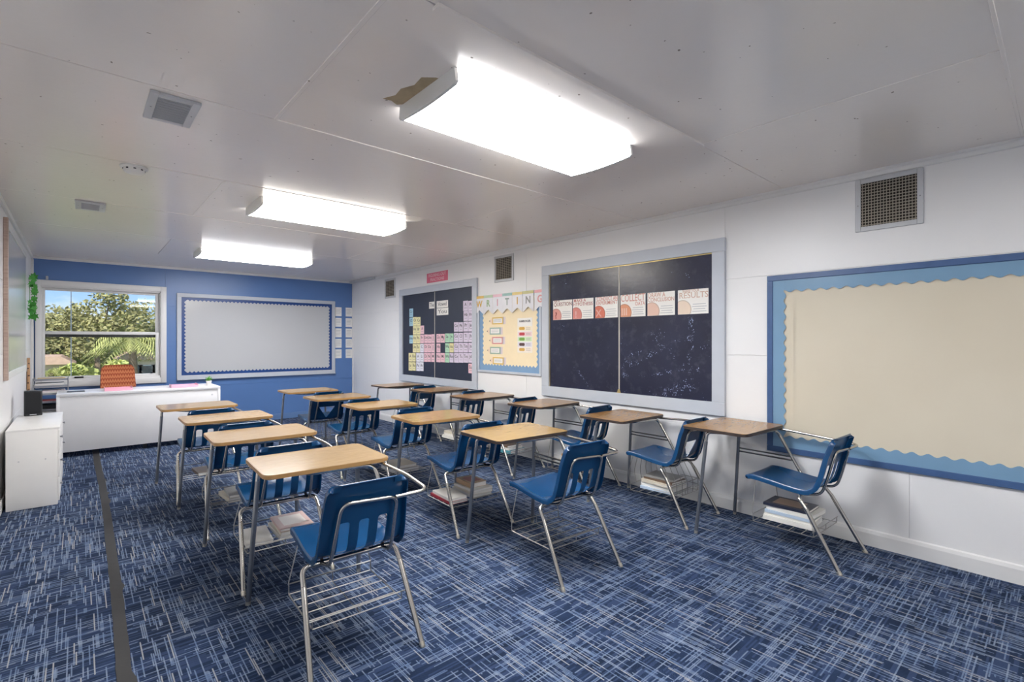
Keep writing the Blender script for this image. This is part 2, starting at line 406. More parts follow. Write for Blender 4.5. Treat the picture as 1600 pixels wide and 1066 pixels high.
for (x0, x1, y0, y1, t) in ((0.93, 2.785, 1.438, 1.478, 0.012), (0.78, XR - 0.03, 2.762, 2.780, 0.005), (2.769, 2.781, 0.19, 1.455, 0.004), (0.77, 0.79, 1.48, 2.76, 0.005),
                           (2.2, XR - 0.03, 0.177, 0.191, 0.005), (2.813, 2.827, 2.79, 4.06, 0.004), (2.843, 2.857, 5.42, 6.74, 0.004), (0.793, 0.807, 4.09, 5.38, 0.004), (0.2, XR - 0.03, 4.062, 4.076, 0.004), (0.2, XR - 0.03, 5.392, 5.408, 0.004)):
    panel(ceiling, x0, x1, y0, y1, H - t, H + 0.001, M['ceiling'], 'batten')
st = [(1.10, 2.19), (1.13, 2.12), (1.12, 2.05), (1.15, 1.98), (1.14, 1.90), (1.19, 1.86), (1.25, 1.85), (1.30, 1.87), (1.30, 2.10), (1.26, 2.16), (1.22, 2.15), (1.18, 2.20), (1.14, 2.18)]
obj('bare_patch', prism(bmesh.new(), st, H - 0.0015, H + 0.001), M['stain'], ceiling, smooth=False)

wall_r = struct(obj('wall_right', B(XR + 0.006, XR + 0.2, YF - 0.2, YB + 0.2, 0, H + 0.007), M['wall']))
zr = [0.0, 0.655, 1.285, 1.915, H]
for i in range(4):
    ys = ([-2.4, -0.55, 1.92, 4.36, 6.8, 9.39] if i % 2 else [-2.4, 0.70, 3.14, 5.58, 8.0, 9.39]) if i < 3 else [-2.4, 1.92, 4.36, 6.8, 9.39]
    for a, b in zip(ys, ys[1:]): panel(wall_r, XR, XR + 0.008, a + 0.001, b - 0.001, zr[i] + 0.001, zr[i + 1] - 0.001, M['wall'])
wall_l = struct(obj('wall_left', B(XL - 0.2, XL - 0.006, YF - 0.2, YB + 0.2, 0, H + 0.007), M['wall']))
for i in range(4):
    ys = [-2.4, 0.8, 3.2, 5.6, 8.0, 9.39]
    for a, b in zip(ys, ys[1:]): panel(wall_l, XL - 0.008, XL, a + 0.001, b - 0.001, zr[i] + 0.001, zr[i + 1] - 0.001, M['wall'])
wall_f = struct(obj('wall_front', B(XL - 0.2, XR + 0.2, YF - 0.2, YF, 0, H + 0.007), M['wall']))
OX0, OX1, OZ0, OZ1 = -0.405, 1.005, 0.79, 2.205                   # window opening
bm = bmesh.new()
for a in ((XL - 0.2, OX0, 0, H), (OX1, XR + 0.2, 0, H), (OX0, OX1, 0, OZ0), (OX0, OX1, OZ1, H)):
    box(bm, a[0], a[1], YB + 0.006, YB + 0.18, a[2], a[3])
wall_b = struct(obj('wall_back', bm, M['blue_wall'], smooth=False))
for a in ((XL, 1.024, OZ1, H), (XL, OX0, OZ0, OZ1), (XL, 1.024, 0, OZ0), (1.024, XR, 1.95, H), (1.024, XR, 1.30, 1.95), (1.024, XR, 0.67, 1.30), (1.024, XR, 0, 0.67)):
    panel(wall_b, a[0] + 0.0015, a[1] - 0.0015, YB, YB + 0.008, a[2] + 0.0015, a[3] - 0.0015, M['blue_wall'])
# baseboards and trims
def moulding(name, b, mat): return struct(obj(name, b, mat, smooth=False))
bm = prism(bmesh.new(), [(0, 0), (0.016, 0), (0.016, 0.085), (0.010, 0.105), (0, 0.112)], 0, YB - YF)
for v in bm.verts: v.co = Vector((XR - v.co.x, YF + v.co.z, v.co.y))
moulding('baseboard_right', bm, M['trim'])
moulding('baseboard_back', B(XL, XR, YB - 0.014, YB, 0, 0.10, bev=0.003), M['blue_trim'])
moulding('baseboard_left', B(XL, XL + 0.014, YF, YB, 0, 0.10, bev=0.003), M['trim'])
bm = prism(bmesh.new(), [(0, 0), (0.022, 0), (0.022, -0.014), (0.014, -0.022), (0.010, -0.045), (0, -0.05)], 0, YB - YF)
for v in bm.verts: v.co = Vector((XR - v.co.x, YF + v.co.z, H + v.co.y))
moulding('trim_1', bm, M['trim'])
moulding('trim_2', B(XL, XR - 0.022, YB - 0.02, YB, H - 0.035, H, bev=0.003), M['trim'])
moulding('trim_3', B(XL, XL + 0.022, YF, YB, H - 0.045, H, bev=0.003), M['trim'])
moulding('trim_4', B(XL, XL + 0.025, YB - 0.03, YB, 0.0, H - 0.05, bev=0.003), M['trim'])
moulding('trim_5', B(XR - 0.012, XR, YB - 0.03, YB, 0.0, H - 0.05, bev=0.002), M['trim'])
moulding('trim_6', B(XR - 0.075, XR - 0.024, 8.35, 9.36, H - 0.045, H, bev=0.004), M['vent'])

# ------------------------------------------------------------------ window
win = bpy.data.objects.new('window_1', None); C.objects.link(win); win.location = (0.305, YB, 0.0); struct(win)
def wpart(name, x0, x1, y0, y1, z0, z1, mat, bev=0.004, parent=None):
    return obj(name, B(x0 - 0.305, x1 - 0.305, y0 - YB, y1 - YB, z0, z1, bev=bev), mat, parent or win)
for nm, x0, x1, z0, z1 in (('casing', -0.44, -0.385, 0.75, 2.245), ('casing', 0.965, 1.04, 0.75, 2.245), ('casing', -0.385, 0.965, 2.165, 2.245), ('casing', -0.385, 0.965, 0.75, 0.835)):
    wpart(nm, x0, x1, YB - 0.028, YB, z0, z1, M['trim'])
for x0, x1, z0, z1 in ((OX0, -0.375, OZ0, OZ1), (0.955, OX1, OZ0, OZ1), (OX0, OX1, 2.145, OZ1), (OX0, OX1, OZ0, 0.865)):
    wpart('jamb', x0, x1, YB - 0.006, YB + 0.12, z0, z1, M['trim'])
def sash(name, y, z0, z1):
    s = bmesh.new()
    for x0, x1, a, b in ((-0.375, -0.345, z0, z1), (0.905, 0.955, z0, z1), (-0.345, 0.905, z1 - 0.035, z1), (-0.345, 0.905, z0, z0 + 0.035)):
        box(s, x0 - 0.305, x1 - 0.305, y - YB, y - YB + 0.03, a, b, bev=0.003)
    s_ = obj(name, s, M['trim'], win)
    wpart('pane', -0.345, 0.905, y + 0.012, y + 0.016, z0 + 0.035, z1 - 0.035, M['glass'], 0, s_)
    return s_
sash('sash', YB + 0.07, 1.505, 2.145)
lo = sash('sash', YB + 0.03, 0.865, 1.53)
wpart('meeting_rail', -0.345, 0.905, YB + 0.062, YB + 0.069, 1.455, 1.50, M['black_steel'], 0)
wpart('latch', 0.84, 0.87, YB + 0.01, YB + 0.03, 0.90, 0.925, M['black'], 0.003)
wpart('finger_lift', -0.04, 0.06, YB + 0.015, YB + 0.03, 0.868, 0.89, M['black'], 0.003)
wpart('curtain_bracket', -0.335, -0.31, YB - 0.03, YB, 2.25, 2.30, M['vent'], 0.003)

# ------------------------------------------------------------------ ceiling lamps
def lamp(y, x0, x1, col, k, label):
    cx = (x0 + x1) / 2; L = x1 - x0
    t = thing('ceiling_lamp', label, 'ceiling lamp', (cx, y, H), 0, 'wraparound fluorescent ceiling lamps')
    obj('housing', B(-L / 2 + 0.015, L / 2 - 0.015, -0.205, 0.205, -0.022, -0.0005, bev=0.003), M['plastic_white'], t)
    prof = [(-0.232, -0.018), (-0.240, -0.058)] + [(-0.228 + 0.456 * i / 10, -0.068 - 0.010 * math.sin(PI * i / 10)) for i in range(11)] + [(0.240, -0.058), (0.232, -0.018)]
    b = prism(bmesh.new(), prof, -L / 2 + 0.016, L / 2 - 0.016)
    for v in b.verts: v.co = Vector((v.co.z, v.co.x, v.co.y))
    obj('diffuser', b, lens_mat('lit_diffuser', col, k), t, ang=50)
    pc = [(p[0] * 1.02, p[1] * 1.04) for p in prof]; pc[0] = (pc[0][0], -0.001); pc[-1] = (pc[-1][0], -0.001)
    for s in (-1, 1):
        b = prism(bmesh.new(), pc, 0, 0.016)
        for v in b.verts: v.co = Vector((s * (L / 2 - 0.016 + v.co.z), v.co.x, v.co.y))
        obj('end_cap', b, M['plastic_white'], t, smooth=False)
    return t
lamp(1.97, 1.20, 2.475, (0.97, 0.98, 1.0, 1), LAMP, 'large white fluorescent ceiling lamp beside the brown bare patch')
lamp(4.53, 1.10, 2.41, (1.0, 0.95, 0.86, 1), LAMP, 'warm-toned fluorescent ceiling lamp, middle of the three')
lamp(7.40, 1.14, 2.52, (0.98, 0.98, 1.0, 1), LAMP * 0.9, 'fluorescent ceiling lamp closest to the blue wall')

lamp(-0.62, 1.20, 2.475, (1.0, 0.97, 0.93, 1), LAMP * 0.62, 'added fluorescent ceiling lamp, out of view, brightening the near end of the room')  # extra lamp behind the camera, added at reduced power to lift the near walls
# ------------------------------------------------------------------ vents and smoke detector
def grille(t, w, h, fr, nh, nv, bar=0.0025, dep=0.012, smat='vent_bar'):
    obj('duct_backing', B(-w / 2 + fr * 0.6, w / 2 - fr * 0.6, -h / 2 + fr * 0.6, h / 2 - fr * 0.6, 0.0005, 0.002), M['vent_dark'], t, smooth=False)
    b = bmesh.new()
    for a in ((-w / 2, -w / 2 + fr, -h / 2, h / 2), (w / 2 - fr, w / 2, -h / 2, h / 2), (-w / 2 + fr, w / 2 - fr, h / 2 - fr, h / 2), (-w / 2 + fr, w / 2 - fr, -h / 2, -h / 2 + fr)):
        box(b, a[0], a[1], a[2], a[3], 0.0003, dep, bev=0.002, seg=1)
    obj('frame', b, M['vent'], t)
    iw, ih = w - 2 * fr, h - 2 * fr
    hm = to_mesh(B(-iw / 2 - 0.004, iw / 2 + 0.004, -bar, bar, 0.003, dep - 0.001), 'slat', M[smat], smooth=False)
    for i in range(nh): place('slat', hm, t, (0, -ih / 2 + ih * (i + 0.5) / nh, 0), (math.radians(18), 0, 0))
    if nv:
        vm = to_mesh(B(-bar * 0.7, bar * 0.7, -ih / 2 - 0.004, ih / 2 + 0.004, 0.0025, dep - 0.005), 'bar', M['vent_bar'], smooth=False)
        for i in range(nv): place('bar', vm, t, (-iw / 2 + iw * (i + 0.5) / nv, 0, 0))
    sc = to_mesh(lathe(bmesh.new(), [(0.004, dep - 0.001), (0.004, dep + 0.001), (0.002, dep + 0.002)], 8), 'screw', M['leg_grey'])
    for p in ((-w / 2 + fr / 2, 0), (w / 2 - fr / 2, 0)): place('screw', sc, t, (p[0], p[1], 0))
def wall_vent(y0, y1, z0, z1, fr, nh, nv, label):
    t = thing('wall_vent', label, 'vent', (XR, (y0 + y1) / 2, (z0 + z1) / 2), mtx=WR, group='wall vents above the boards')
    grille(t, y1 - y0, z1 - z0, fr, nh, nv)
wall_vent(0.627, 0.995, 2.155, 2.515, 0.032, 15, 18, 'large grey wall vent with open grille above the tan bulletin board')
wall_vent(4.586, 4.963, 2.157, 2.493, 0.032, 13, 8, 'grey wall vent above the writing bulletin board')
wall_vent(7.633, 8.007, 2.145, 2.48, 0.032, 11, 8, 'small grey wall vent closest to the blue wall corner')
CE = Matrix(((1, 0, 0), (0, -1, 0), (0, 0, -1)))
for (cx, cy, w, h, fr, nh, lab) in ((0.352, 2.987, 0.205, 0.345, 0.036, 0, 'white ceiling vent with dark slats nearest the camera'), (0.08, 5.575, 0.20, 0.32, 0.042, 0, 'small white ceiling vent with slats near the left wall')):
    t = thing('ceiling_vent', lab, 'vent', (cx, cy, H - 0.0012), mtx=CE, group='ceiling vents')
    grille(t, w, h, fr, 9, 0, bar=0.0055, dep=0.014, smat='vent')
t = thing('smoke_detector', 'round white smoke detector on the ceiling beside a panel joint', 'smoke detector', (0.281, 4.15, H))
obj('base', lathe(bmesh.new(), [(0.076, -0.0022), (0.076, -0.012), (0.070, -0.016)], 28), M['plastic_white'], t)
obj('cover', lathe(bmesh.new(), [(0.062, -0.016), (0.060, -0.030), (0.050, -0.042), (0.030, -0.046), (0.001, -0.047)], 28), M['plastic_white'], t)
slm = to_mesh(B(-0.007, 0.007, -0.062, -0.0595, -0.028, -0.020), 'slot', M['black'], smooth=False)
for k in range(9): place('slot', slm, t, rot=(0, 0, 2 * PI * k / 9))

# ------------------------------------------------------------------ boards on the right wall
def rect(bm, x0, x1, y0, y1, z0, z1, bev=0.0): return box(bm, x0, x1, y0, y1, z0, z1, bev=bev, seg=1)
def frame_parts(t, w, h, fw, d, mat, bev=0.003, name='frame_rail'):
    for a in ((-w / 2, w / 2, h / 2 - fw, h / 2), (-w / 2, w / 2, -h / 2, -h / 2 + fw)):
        obj(name, rect(bmesh.new(), *a, 0.0004, d, bev), mat, t, smooth=False)
    for a in ((-w / 2, -w / 2 + fw, -h / 2 + fw, h / 2 - fw), (w / 2 - fw, w / 2, -h / 2 + fw, h / 2 - fw)):
        obj(name, rect(bmesh.new(), *a, 0.0004, d, bev), mat, t, smooth=False)
def scallop(L, w, period, amp, z0, z1, sharp=False):
    """strip along +x from -L/2 to L/2, outer edge y=0, wavy inner edge near y=-w"""
    pts = [(-L / 2, 0), (L / 2, 0)]
    n = max(1, round(L / period)); k = 8
    for i in range(n * k, -1, -1):
        x = -L / 2 + L * i / (n * k); ph = (i % k) / k
        y = -w + (amp * abs(math.sin(PI * ph)) if sharp else amp * math.cos(2 * PI * ph))
        pts.append((x, y))
    b = bmesh.new(); n_ = len(pts) - 2
    top = [(p[0], 0.0) for p in pts[2:]]; bot = pts[2:]
    va = [[bm_v for bm_v in (b.verts.new((p[0], 0, z0)), b.verts.new((q[0], q[1], z0)), b.verts.new((p[0], 0, z1)), b.verts.new((q[0], q[1], z1)))] for p, q in zip(top, bot)]
    for i in range(n_ - 1):
        a, c = va[i], va[i + 1]
        b.faces.new((a[0], a[1], c[1], c[0])); b.faces.new((a[2], c[2], c[3], a[3])); b.faces.new((a[1], a[3], c[3], c[1])); b.faces.new((a[0], c[0], c[2], a[2]))
    for a in (va[0], va[-1]): b.faces.new((a[0], a[2], a[3], a[1]))
    return b
def border(t, w, h, wd, period, amp, z0, z1, mat, sharp=False):
    for L, ang, off in ((w, 0, (0, h / 2)), (w, PI, (0, -h / 2)), (h, PI / 2, (-w / 2, 0)), (h, -PI / 2, (w / 2, 0))):
        dz = 0.0 if ang in (0, PI) else 0.0006
        obj('border_strip', scallop(L, wd, period, amp, z0 + dz, z1 + dz, sharp), mat, t, (off[0], off[1], 0), (0, 0, ang), smooth=False)
# tan bulletin board
y0, y1, z0, z1 = -0.86, 1.577, 0.545, 1.907
t = thing('bulletin_board', 'large tan bulletin board with navy frame and light blue wavy border', 'bulletin board', (XR, (y0 + y1) / 2, (z0 + z1) / 2), mtx=WR)
W, Hh = y1 - y0, z1 - z0
frame_parts(t, W, Hh, 0.042, 0.022, M['navy_frame'])
bm = bmesh.new(); nx, ny = 240, 24
g = [[None] * (ny + 1) for _ in range(nx + 1)]
for i in range(nx + 1):
    for j in range(ny + 1):
        x = -W / 2 + 0.04 + (W - 0.08) * i / nx; y = -Hh / 2 + 0.04 + (Hh - 0.08) * j / ny
        u = x + W / 2
        zz = 0.006 + 0.0012 * math.sin(3 * x + 2 * y) + 0.011 * math.exp(-((u - 0.185) / 0.011) ** 2) * (0.35 + 0.65 * j / ny) + 0.006 * math.exp(-((u - 0.24 - 0.10 * (1 - j / ny) ** 3) / 0.02) ** 2) * max(0, 1 - 2.2 * j / ny)
        ed = min(1.0, max(0.0, (Hh / 2 - 0.15 - abs(y)) / 0.12)); zz = 0.006 + (zz - 0.006) * ed
        g[i][j] = bm.verts.new((x, y, zz))
for i in range(nx):
    for j in range(ny): bm.faces.new((g[i][j], g[i + 1][j], g[i + 1][j + 1], g[i][j + 1]))
obj('backing_fabric', bm, M['tan'], t)
border(t, W - 0.084, Hh - 0.084, 0.085, 0.082, 0.009, 0.0125, 0.0138, M['sky_border'])
# dark board with six posters
def dark_board(y0, y1, z0, z1, fw, label, mat, strip):
    t = thing('display_board', label, 'display board', (XR, (y0 + y1) / 2, (z0 + z1) / 2), mtx=WR)
    W, Hh = y1 - y0, z1 - z0
    frame_parts(t, W, Hh, fw, 0.030, M['frame_grey'])
    for s in (-1, 1):
        obj('board_panel', rect(bmesh.new(), -W / 2 + fw if s < 0 else 0.006, -0.006 if s < 0 else W / 2 - fw, -Hh / 2 + fw, Hh / 2 - fw, 0.0005, 0.008), mat, t, smooth=False)
    obj('joint_strip', rect(bmesh.new(), -0.007, 0.007, -Hh / 2 + fw, Hh / 2 - fw, 0.0005, 0.012, 0.002), M['pale_strip'], t)
    return t, W, Hh
BP = 0.008
t, W, Hh = dark_board(1.91, 4.07, 0.77, 2.266, 0.112, 'grey-framed dark board with scuffs behind the six science step posters', M['chalk'], True)
obj('brass_edge', rect(bmesh.new(), -W / 2 + 0.112, W / 2 - 0.112, Hh / 2 - 0.122, Hh / 2 - 0.112, 0.008, 0.014), M['brass'], t, smooth=False)
obj('brass_edge', rect(bmesh.new(), -W / 2 + 0.112, -W / 2 + 0.120, -Hh / 2 + 0.112, Hh / 2 - 0.122, 0.008, 0.013), M['brass'], t, smooth=False)
obj('brass_catch', prism(bmesh.new(), [(-0.022, -Hh / 2 + 0.112), (0.022, -Hh / 2 + 0.112), (0.010, -Hh / 2 + 0.148), (-0.010, -Hh / 2 + 0.148)], 0.012, 0.017), M['brass'], t, smooth=False)
posters = [(3.759, (('ASK A', 0.024, -0.085, 0.10, 0.085), ('QUESTION', 0.040, 0.005, 0.062, 0.27)), (150, 84, 84), (226, 150, 140), 'question', '?'),
           (3.4615, (('MAKE A', 0.034, -0.045, 0.088, 0.17), ('HYPOTHESIS', 0.036, 0.0, 0.048, 0.27)), (190, 110, 108), (222, 130, 120), 'hypothesis', '!'),
           (3.1505, (('CONDUCT AN', 0.040, 0.01, 0.086, 0.26), ('EXPERIMENT', 0.036, 0.005, 0.044, 0.27)), (214, 140, 128), (222, 110, 84), 'experiment', 'X'),
           (2.8295, (('COLLECT', 0.068, 0.0, 0.072, 0.275), ('DATA', 0.036, 0.085, 0.014, 0.105)), (214, 142, 128), (230, 150, 110), 'data', 'III'),
           (2.5205, (('DRAW A', 0.044, -0.045, 0.082, 0.18), ('CONCLUSION', 0.036, 0.0, 0.038, 0.275)), (206, 150, 132), (232, 190, 170), 'conclusion', ''),
           (2.2035, (('SHARE YOUR', 0.022, -0.02, 0.096, 0.16), ('RESULTS', 0.052, 0.005, 0.056, 0.27)), (206, 170, 150), (236, 212, 190), 'results', '')]
for (yc, words, tc_, cc, what, sym) in posters:
    p = thing('poster', 'small white poster reading ' + ' '.join(w[0] for w in words).lower() + ' on the dark board', 'poster', (XR - BP, yc, 1.747), mtx=WR, group='six science step posters')
    w, h = 0.287, 0.218
    obj('sheet', rect(bmesh.new(), -w / 2, w / 2, -h / 2, h / 2, 0.0003, 0.0016), M['white_paper'], p, smooth=False)
    def disc(cx, cy, r, z0, z1):
        pts = []
        for k in range(40):
            a = 2 * PI * k / 40; q = (max(-w / 2 + 0.001, min(w / 2, cx + r * math.cos(a))), max(-h / 2 + 0.001, cy + r * math.sin(a)))
            if not pts or (abs(q[0] - pts[-1][0]) + abs(q[1] - pts[-1][1])) > 1e-5: pts.append(q)
        return prism(bmesh.new(), pts, z0, z1)
    obj('ring', disc(-0.10, -0.068, 0.087, 0.0016, 0.0019), flat(*[int(c * 0.86) for c in cc]), p, smooth=False)
    obj('circle_picture', disc(-0.10, -0.068, 0.079, 0.0019, 0.0022), flat(*cc), p, smooth=False)
    if sym: letters(p, sym, 0.07, flat(*[min(255, int(c * 0.55 + 110)) for c in cc]) if sym != '?' else flat(140, 40, 40), -0.098, -0.062, 0.0027, bold=0.002, name='symbol')
    for i in range(4):
        lw = (0.12, 0.135, 0.11, 0.13)[i]
        obj('text_line', rect(bmesh.new(), 0.06 - lw / 2, 0.06 + lw / 2, -0.026 - i * 0.021, -0.020 - i * 0.021, 0.0016, 0.0019), M['grey_ink'], p, smooth=False)
    for (s, hh, x, y, wd) in words: letters(p, s, hh, flat(*tc_), x, y, 0.0022, wd, bold=0.0006)
# board with the sound cards
CARDS = [(7.089, 1.857, 0.113, 0.139, 'B'), (7.089, 1.71, 0.113, 0.136, 'B'), (6.975, 1.715, 0.112, 0.138, 'Y'), (6.857, 1.711, 0.109, 0.136, 'Y'), (6.977, 1.572, 0.109, 0.135, 'Y'), (6.861, 1.57, 0.106, 0.133, 'Y'), (6.749, 1.576, 0.108, 0.133, 'P'), (7.092, 1.426, 0.106, 0.133, 'B'), (6.979, 1.429, 0.104, 0.138, 'Y'), (6.868, 1.429, 0.102, 0.136, 'Y'), (6.755, 1.432, 0.108, 0.135, 'P'), (6.637, 1.435, 0.1, 0.133, 'P'), (6.53, 1.434, 0.098, 0.132, 'P'), (6.427, 1.437, 0.093, 0.131, 'P'), (6.984, 1.284, 0.107, 0.136, 'Y'), (6.87, 1.285, 0.105, 0.135, 'Y'), (6.758, 1.287, 0.102, 0.135, 'W'), (6.643, 1.29, 0.1, 0.137, 'P'), (6.536, 1.291, 0.098, 0.135, 'P'), (6.431, 1.294, 0.096, 0.137, 'P'), (7.115, 1.134, 0.107, 0.14, 'Y'), (7.002, 1.137, 0.104, 0.138, 'Y'), (6.875, 1.138, 0.108, 0.14, 'W'), (6.76, 1.141, 0.106, 0.138, 'W'), (6.646, 1.144, 0.094, 0.137, 'P'), (6.545, 1.146, 0.092, 0.135, 'P'), (6.434, 1.148, 0.101, 0.137, 'P'), (7.115, 0.986, 0.107, 0.136, 'Y'), (7.002, 0.99, 0.104, 0.135, 'Y'), (6.876, 0.992, 0.105, 0.14, 'W'), (6.764, 0.996, 0.103, 0.138, 'W'), (6.282, 1.44, 0.108, 0.13, 'P'), (6.168, 1.44, 0.105, 0.129, 'P'), (6.05, 1.446, 0.102, 0.129, 'G'), (5.941, 1.446, 0.1, 0.127, 'G'), (6.284, 1.294, 0.104, 0.132, 'P'), (6.047, 1.299, 0.104, 0.135, 'G'), (5.937, 1.301, 0.101, 0.133, 'Y'), (6.286, 1.15, 0.111, 0.138, 'P'), (6.169, 1.153, 0.108, 0.136, 'P'), (6.05, 1.154, 0.104, 0.138, 'G'), (5.939, 1.157, 0.096, 0.136, 'L'), (5.82, 1.601, 0.106, 0.136, 'L'), (5.707, 1.598, 0.103, 0.134, 'L'), (5.588, 1.602, 0.104, 0.14, 'L'), (5.477, 1.6, 0.101, 0.138, 'L'), (5.82, 1.451, 0.106, 0.131, 'L'), (5.707, 1.45, 0.103, 0.13, 'L'), (5.588, 1.452, 0.104, 0.134, 'L'), (5.477, 1.452, 0.101, 0.132, 'L'), (5.819, 1.305, 0.109, 0.137, 'L'), (5.703, 1.306, 0.106, 0.136, 'L'), (5.591, 1.307, 0.103, 0.134, 'L'), (5.475, 1.308, 0.098, 0.132, 'L'), (5.818, 1.159, 0.11, 0.137, 'L'), (5.702, 1.162, 0.107, 0.136, 'L'), (5.588, 1.165, 0.104, 0.134, 'L'), (5.477, 1.167, 0.101, 0.132, 'L'), (5.594, 1.892, 0.108, 0.14, 'L'), (5.479, 1.886, 0.105, 0.138, 'L'), (5.588, 1.749, 0.104, 0.14, 'L'), (5.477, 1.745, 0.101, 0.138, 'L'), (5.475, 1.021, 0.098, 0.132, 'P'), (6.464, 1.948, 0.16, 0.103, 'T1'), (6.179, 1.949, 0.303, 0.103, 'T2'), (6.176, 1.838, 0.309, 0.106, 'T3')]
t, W, Hh = dark_board(5.318, 7.455, 0.74, 2.255, 0.105, 'grey-framed dark board covered with coloured letter cards', M['navy_paper'], True)
cc = {'B': (150, 200, 222), 'Y': (232, 224, 160), 'P': (238, 190, 202), 'W': (226, 226, 238), 'G': (172, 222, 186), 'L': (216, 202, 226)}
cn = {'B': 'pale blue', 'Y': 'yellow', 'P': 'pink', 'W': 'white', 'G': 'green', 'L': 'lilac'}
codes = 'Cr Cl Oi Cy Hy Br A Hm Hy Pu Fr Um Um J Um Eu G Di Os J A Um A Li Di Ni M Ju Ru Pu Ar Zo Mg La Jn Hb Wa Ac Nu Mi Wt Rm Co Ph Pr Je Ce Cl Ti Jh Ca Th Tm Jn Ce Ts Tm Jd A Pi Hb Pr Eu'.split()
crd = [c for c in CARDS if c[4][0] != 'T']
ordn = ['first', 'second', 'third', 'fourth', 'fifth', 'sixth', 'seventh', 'eighth', 'ninth', 'tenth', 'eleventh', 'twelfth', 'thirteenth', 'fourteenth', 'fifteenth', 'sixteenth']
def rowno(c): return max(0, min(6, round((1.89 - (c[1] + (0.022 if c[0] > 6.36 else 0))) / 0.145)))
byrow = {}
for c in crd: byrow.setdefault(rowno(c), []).append(c)
for r in byrow: byrow[r].sort(key=lambda c: -c[0])
shm = {}
for i, c in enumerate(crd):
    r = rowno(c); k = byrow[r].index(c)
    lab = '%s letter card in %s card row, %s from left on the dark board' % (cn[c[4]], ordn[r], ordn[k])
    p = thing('letter_card', lab, 'card', (XR - BP, c[0], c[1]), mtx=WR, group='coloured letter cards on the dark board')
    if c[4] not in shm: shm[c[4]] = to_mesh(B(-0.050, 0.050, -0.0655, 0.0655, 0.0003, 0.0014), 'sheet', flat(*cc[c[4]]), smooth=False)
    o = place('sheet', shm[c[4]], p); o.scale = ((c[2] + 0.003) / 0.1, c[3] / 0.131, 1)
    letters(p, codes[i % len(codes)], 0.046, M['ink'], 0, 0.018, 0.0019, bold=0.0005)
    if 'tl' not in shm: shm['tl'] = to_mesh(B(-0.03, 0.03, -0.003, 0.003, 0.0014, 0.0017), 'text_line', M['print_grey2'], smooth=False)
    place('text_line', shm['tl'], p, (0, -0.030, 0))
for c, s, lab in zip([c for c in CARDS if c[4][0] == 'T'], ('The', 'Vowel', 'You'), ('small white title card reading The at the board joint', 'white title card reading Vowel in handwritten style', 'white title card reading You below the word Vowel')):
    p = thing('title_card', lab, 'card', (XR - BP, c[0], c[1]), mtx=WR, group='handwritten title cards')
    obj('sheet', rect(bmesh.new(), -c[2] / 2, c[2] / 2, -c[3] / 2, c[3] / 2, 0.0003, 0.0016), M['white_paper'], p, smooth=False)
    letters(p, s, 0.058, M['ink'], 0, 0, 0.0021, c[2] * 0.75)
# writing bulletin board
y0, y1, z0, z1 = 4.09, 5.305, 0.985, 2.0
t = thing('bulletin_board', 'small blue bulletin board with cream scalloped paper under the writing banner', 'bulletin board', (XR, (y0 + y1) / 2, (z0 + z1) / 2), mtx=WR)
W, Hh = y1 - y0, z1 - z0
frame_parts(t, W, Hh, 0.030, 0.022, M['frame_grey'])
obj('blue_paper', rect(bmesh.new(), -W / 2 + 0.03, W / 2 - 0.03, -Hh / 2 + 0.03, Hh / 2 - 0.03, 0.0005, 0.005), M['blue_paper'], t, smooth=False)
pts = []
cw, ch, per = 1.03, 0.86, 0.06
def wavy(n, f):
    for i in range(n * 8): f(i / (n * 8), 0.010 * math.cos(2 * PI * (i % 8) / 8))
wavy(17, lambda q, a: pts.append((-cw / 2 + cw * q, -ch / 2 + a)))
wavy(14, lambda q, a: pts.append((cw / 2 - a, -ch / 2 + ch * q)))
wavy(17, lambda q, a: pts.append((cw / 2 - cw * q, ch / 2 - a)))
wavy(14, lambda q, a: pts.append((-cw / 2 + a, ch / 2 - ch * q)))
pts = [(p[0] + 0.015, p[1] + 0.03) for p in pts]
obj('cream_paper', prism(bmesh.new(), pts, 0.005, 0.0062), M['cream'], t, smooth=False)
ZS = 0.0062
pc = [(5.07, 4.739, 1.661, (232, 190, 90), 'yellow', 'topmost'), (5.121, 4.796, 1.529, (150, 182, 172), 'grey-green', 'second from top'), (5.07, 4.749, 1.407, (224, 140, 140), 'pink', 'third from top'), (5.114, 4.796, 1.277, (150, 182, 160), 'grey-green', 'fourth from top'), (5.056, 4.73, 1.145, (232, 190, 90), 'yellow', 'lowest')]
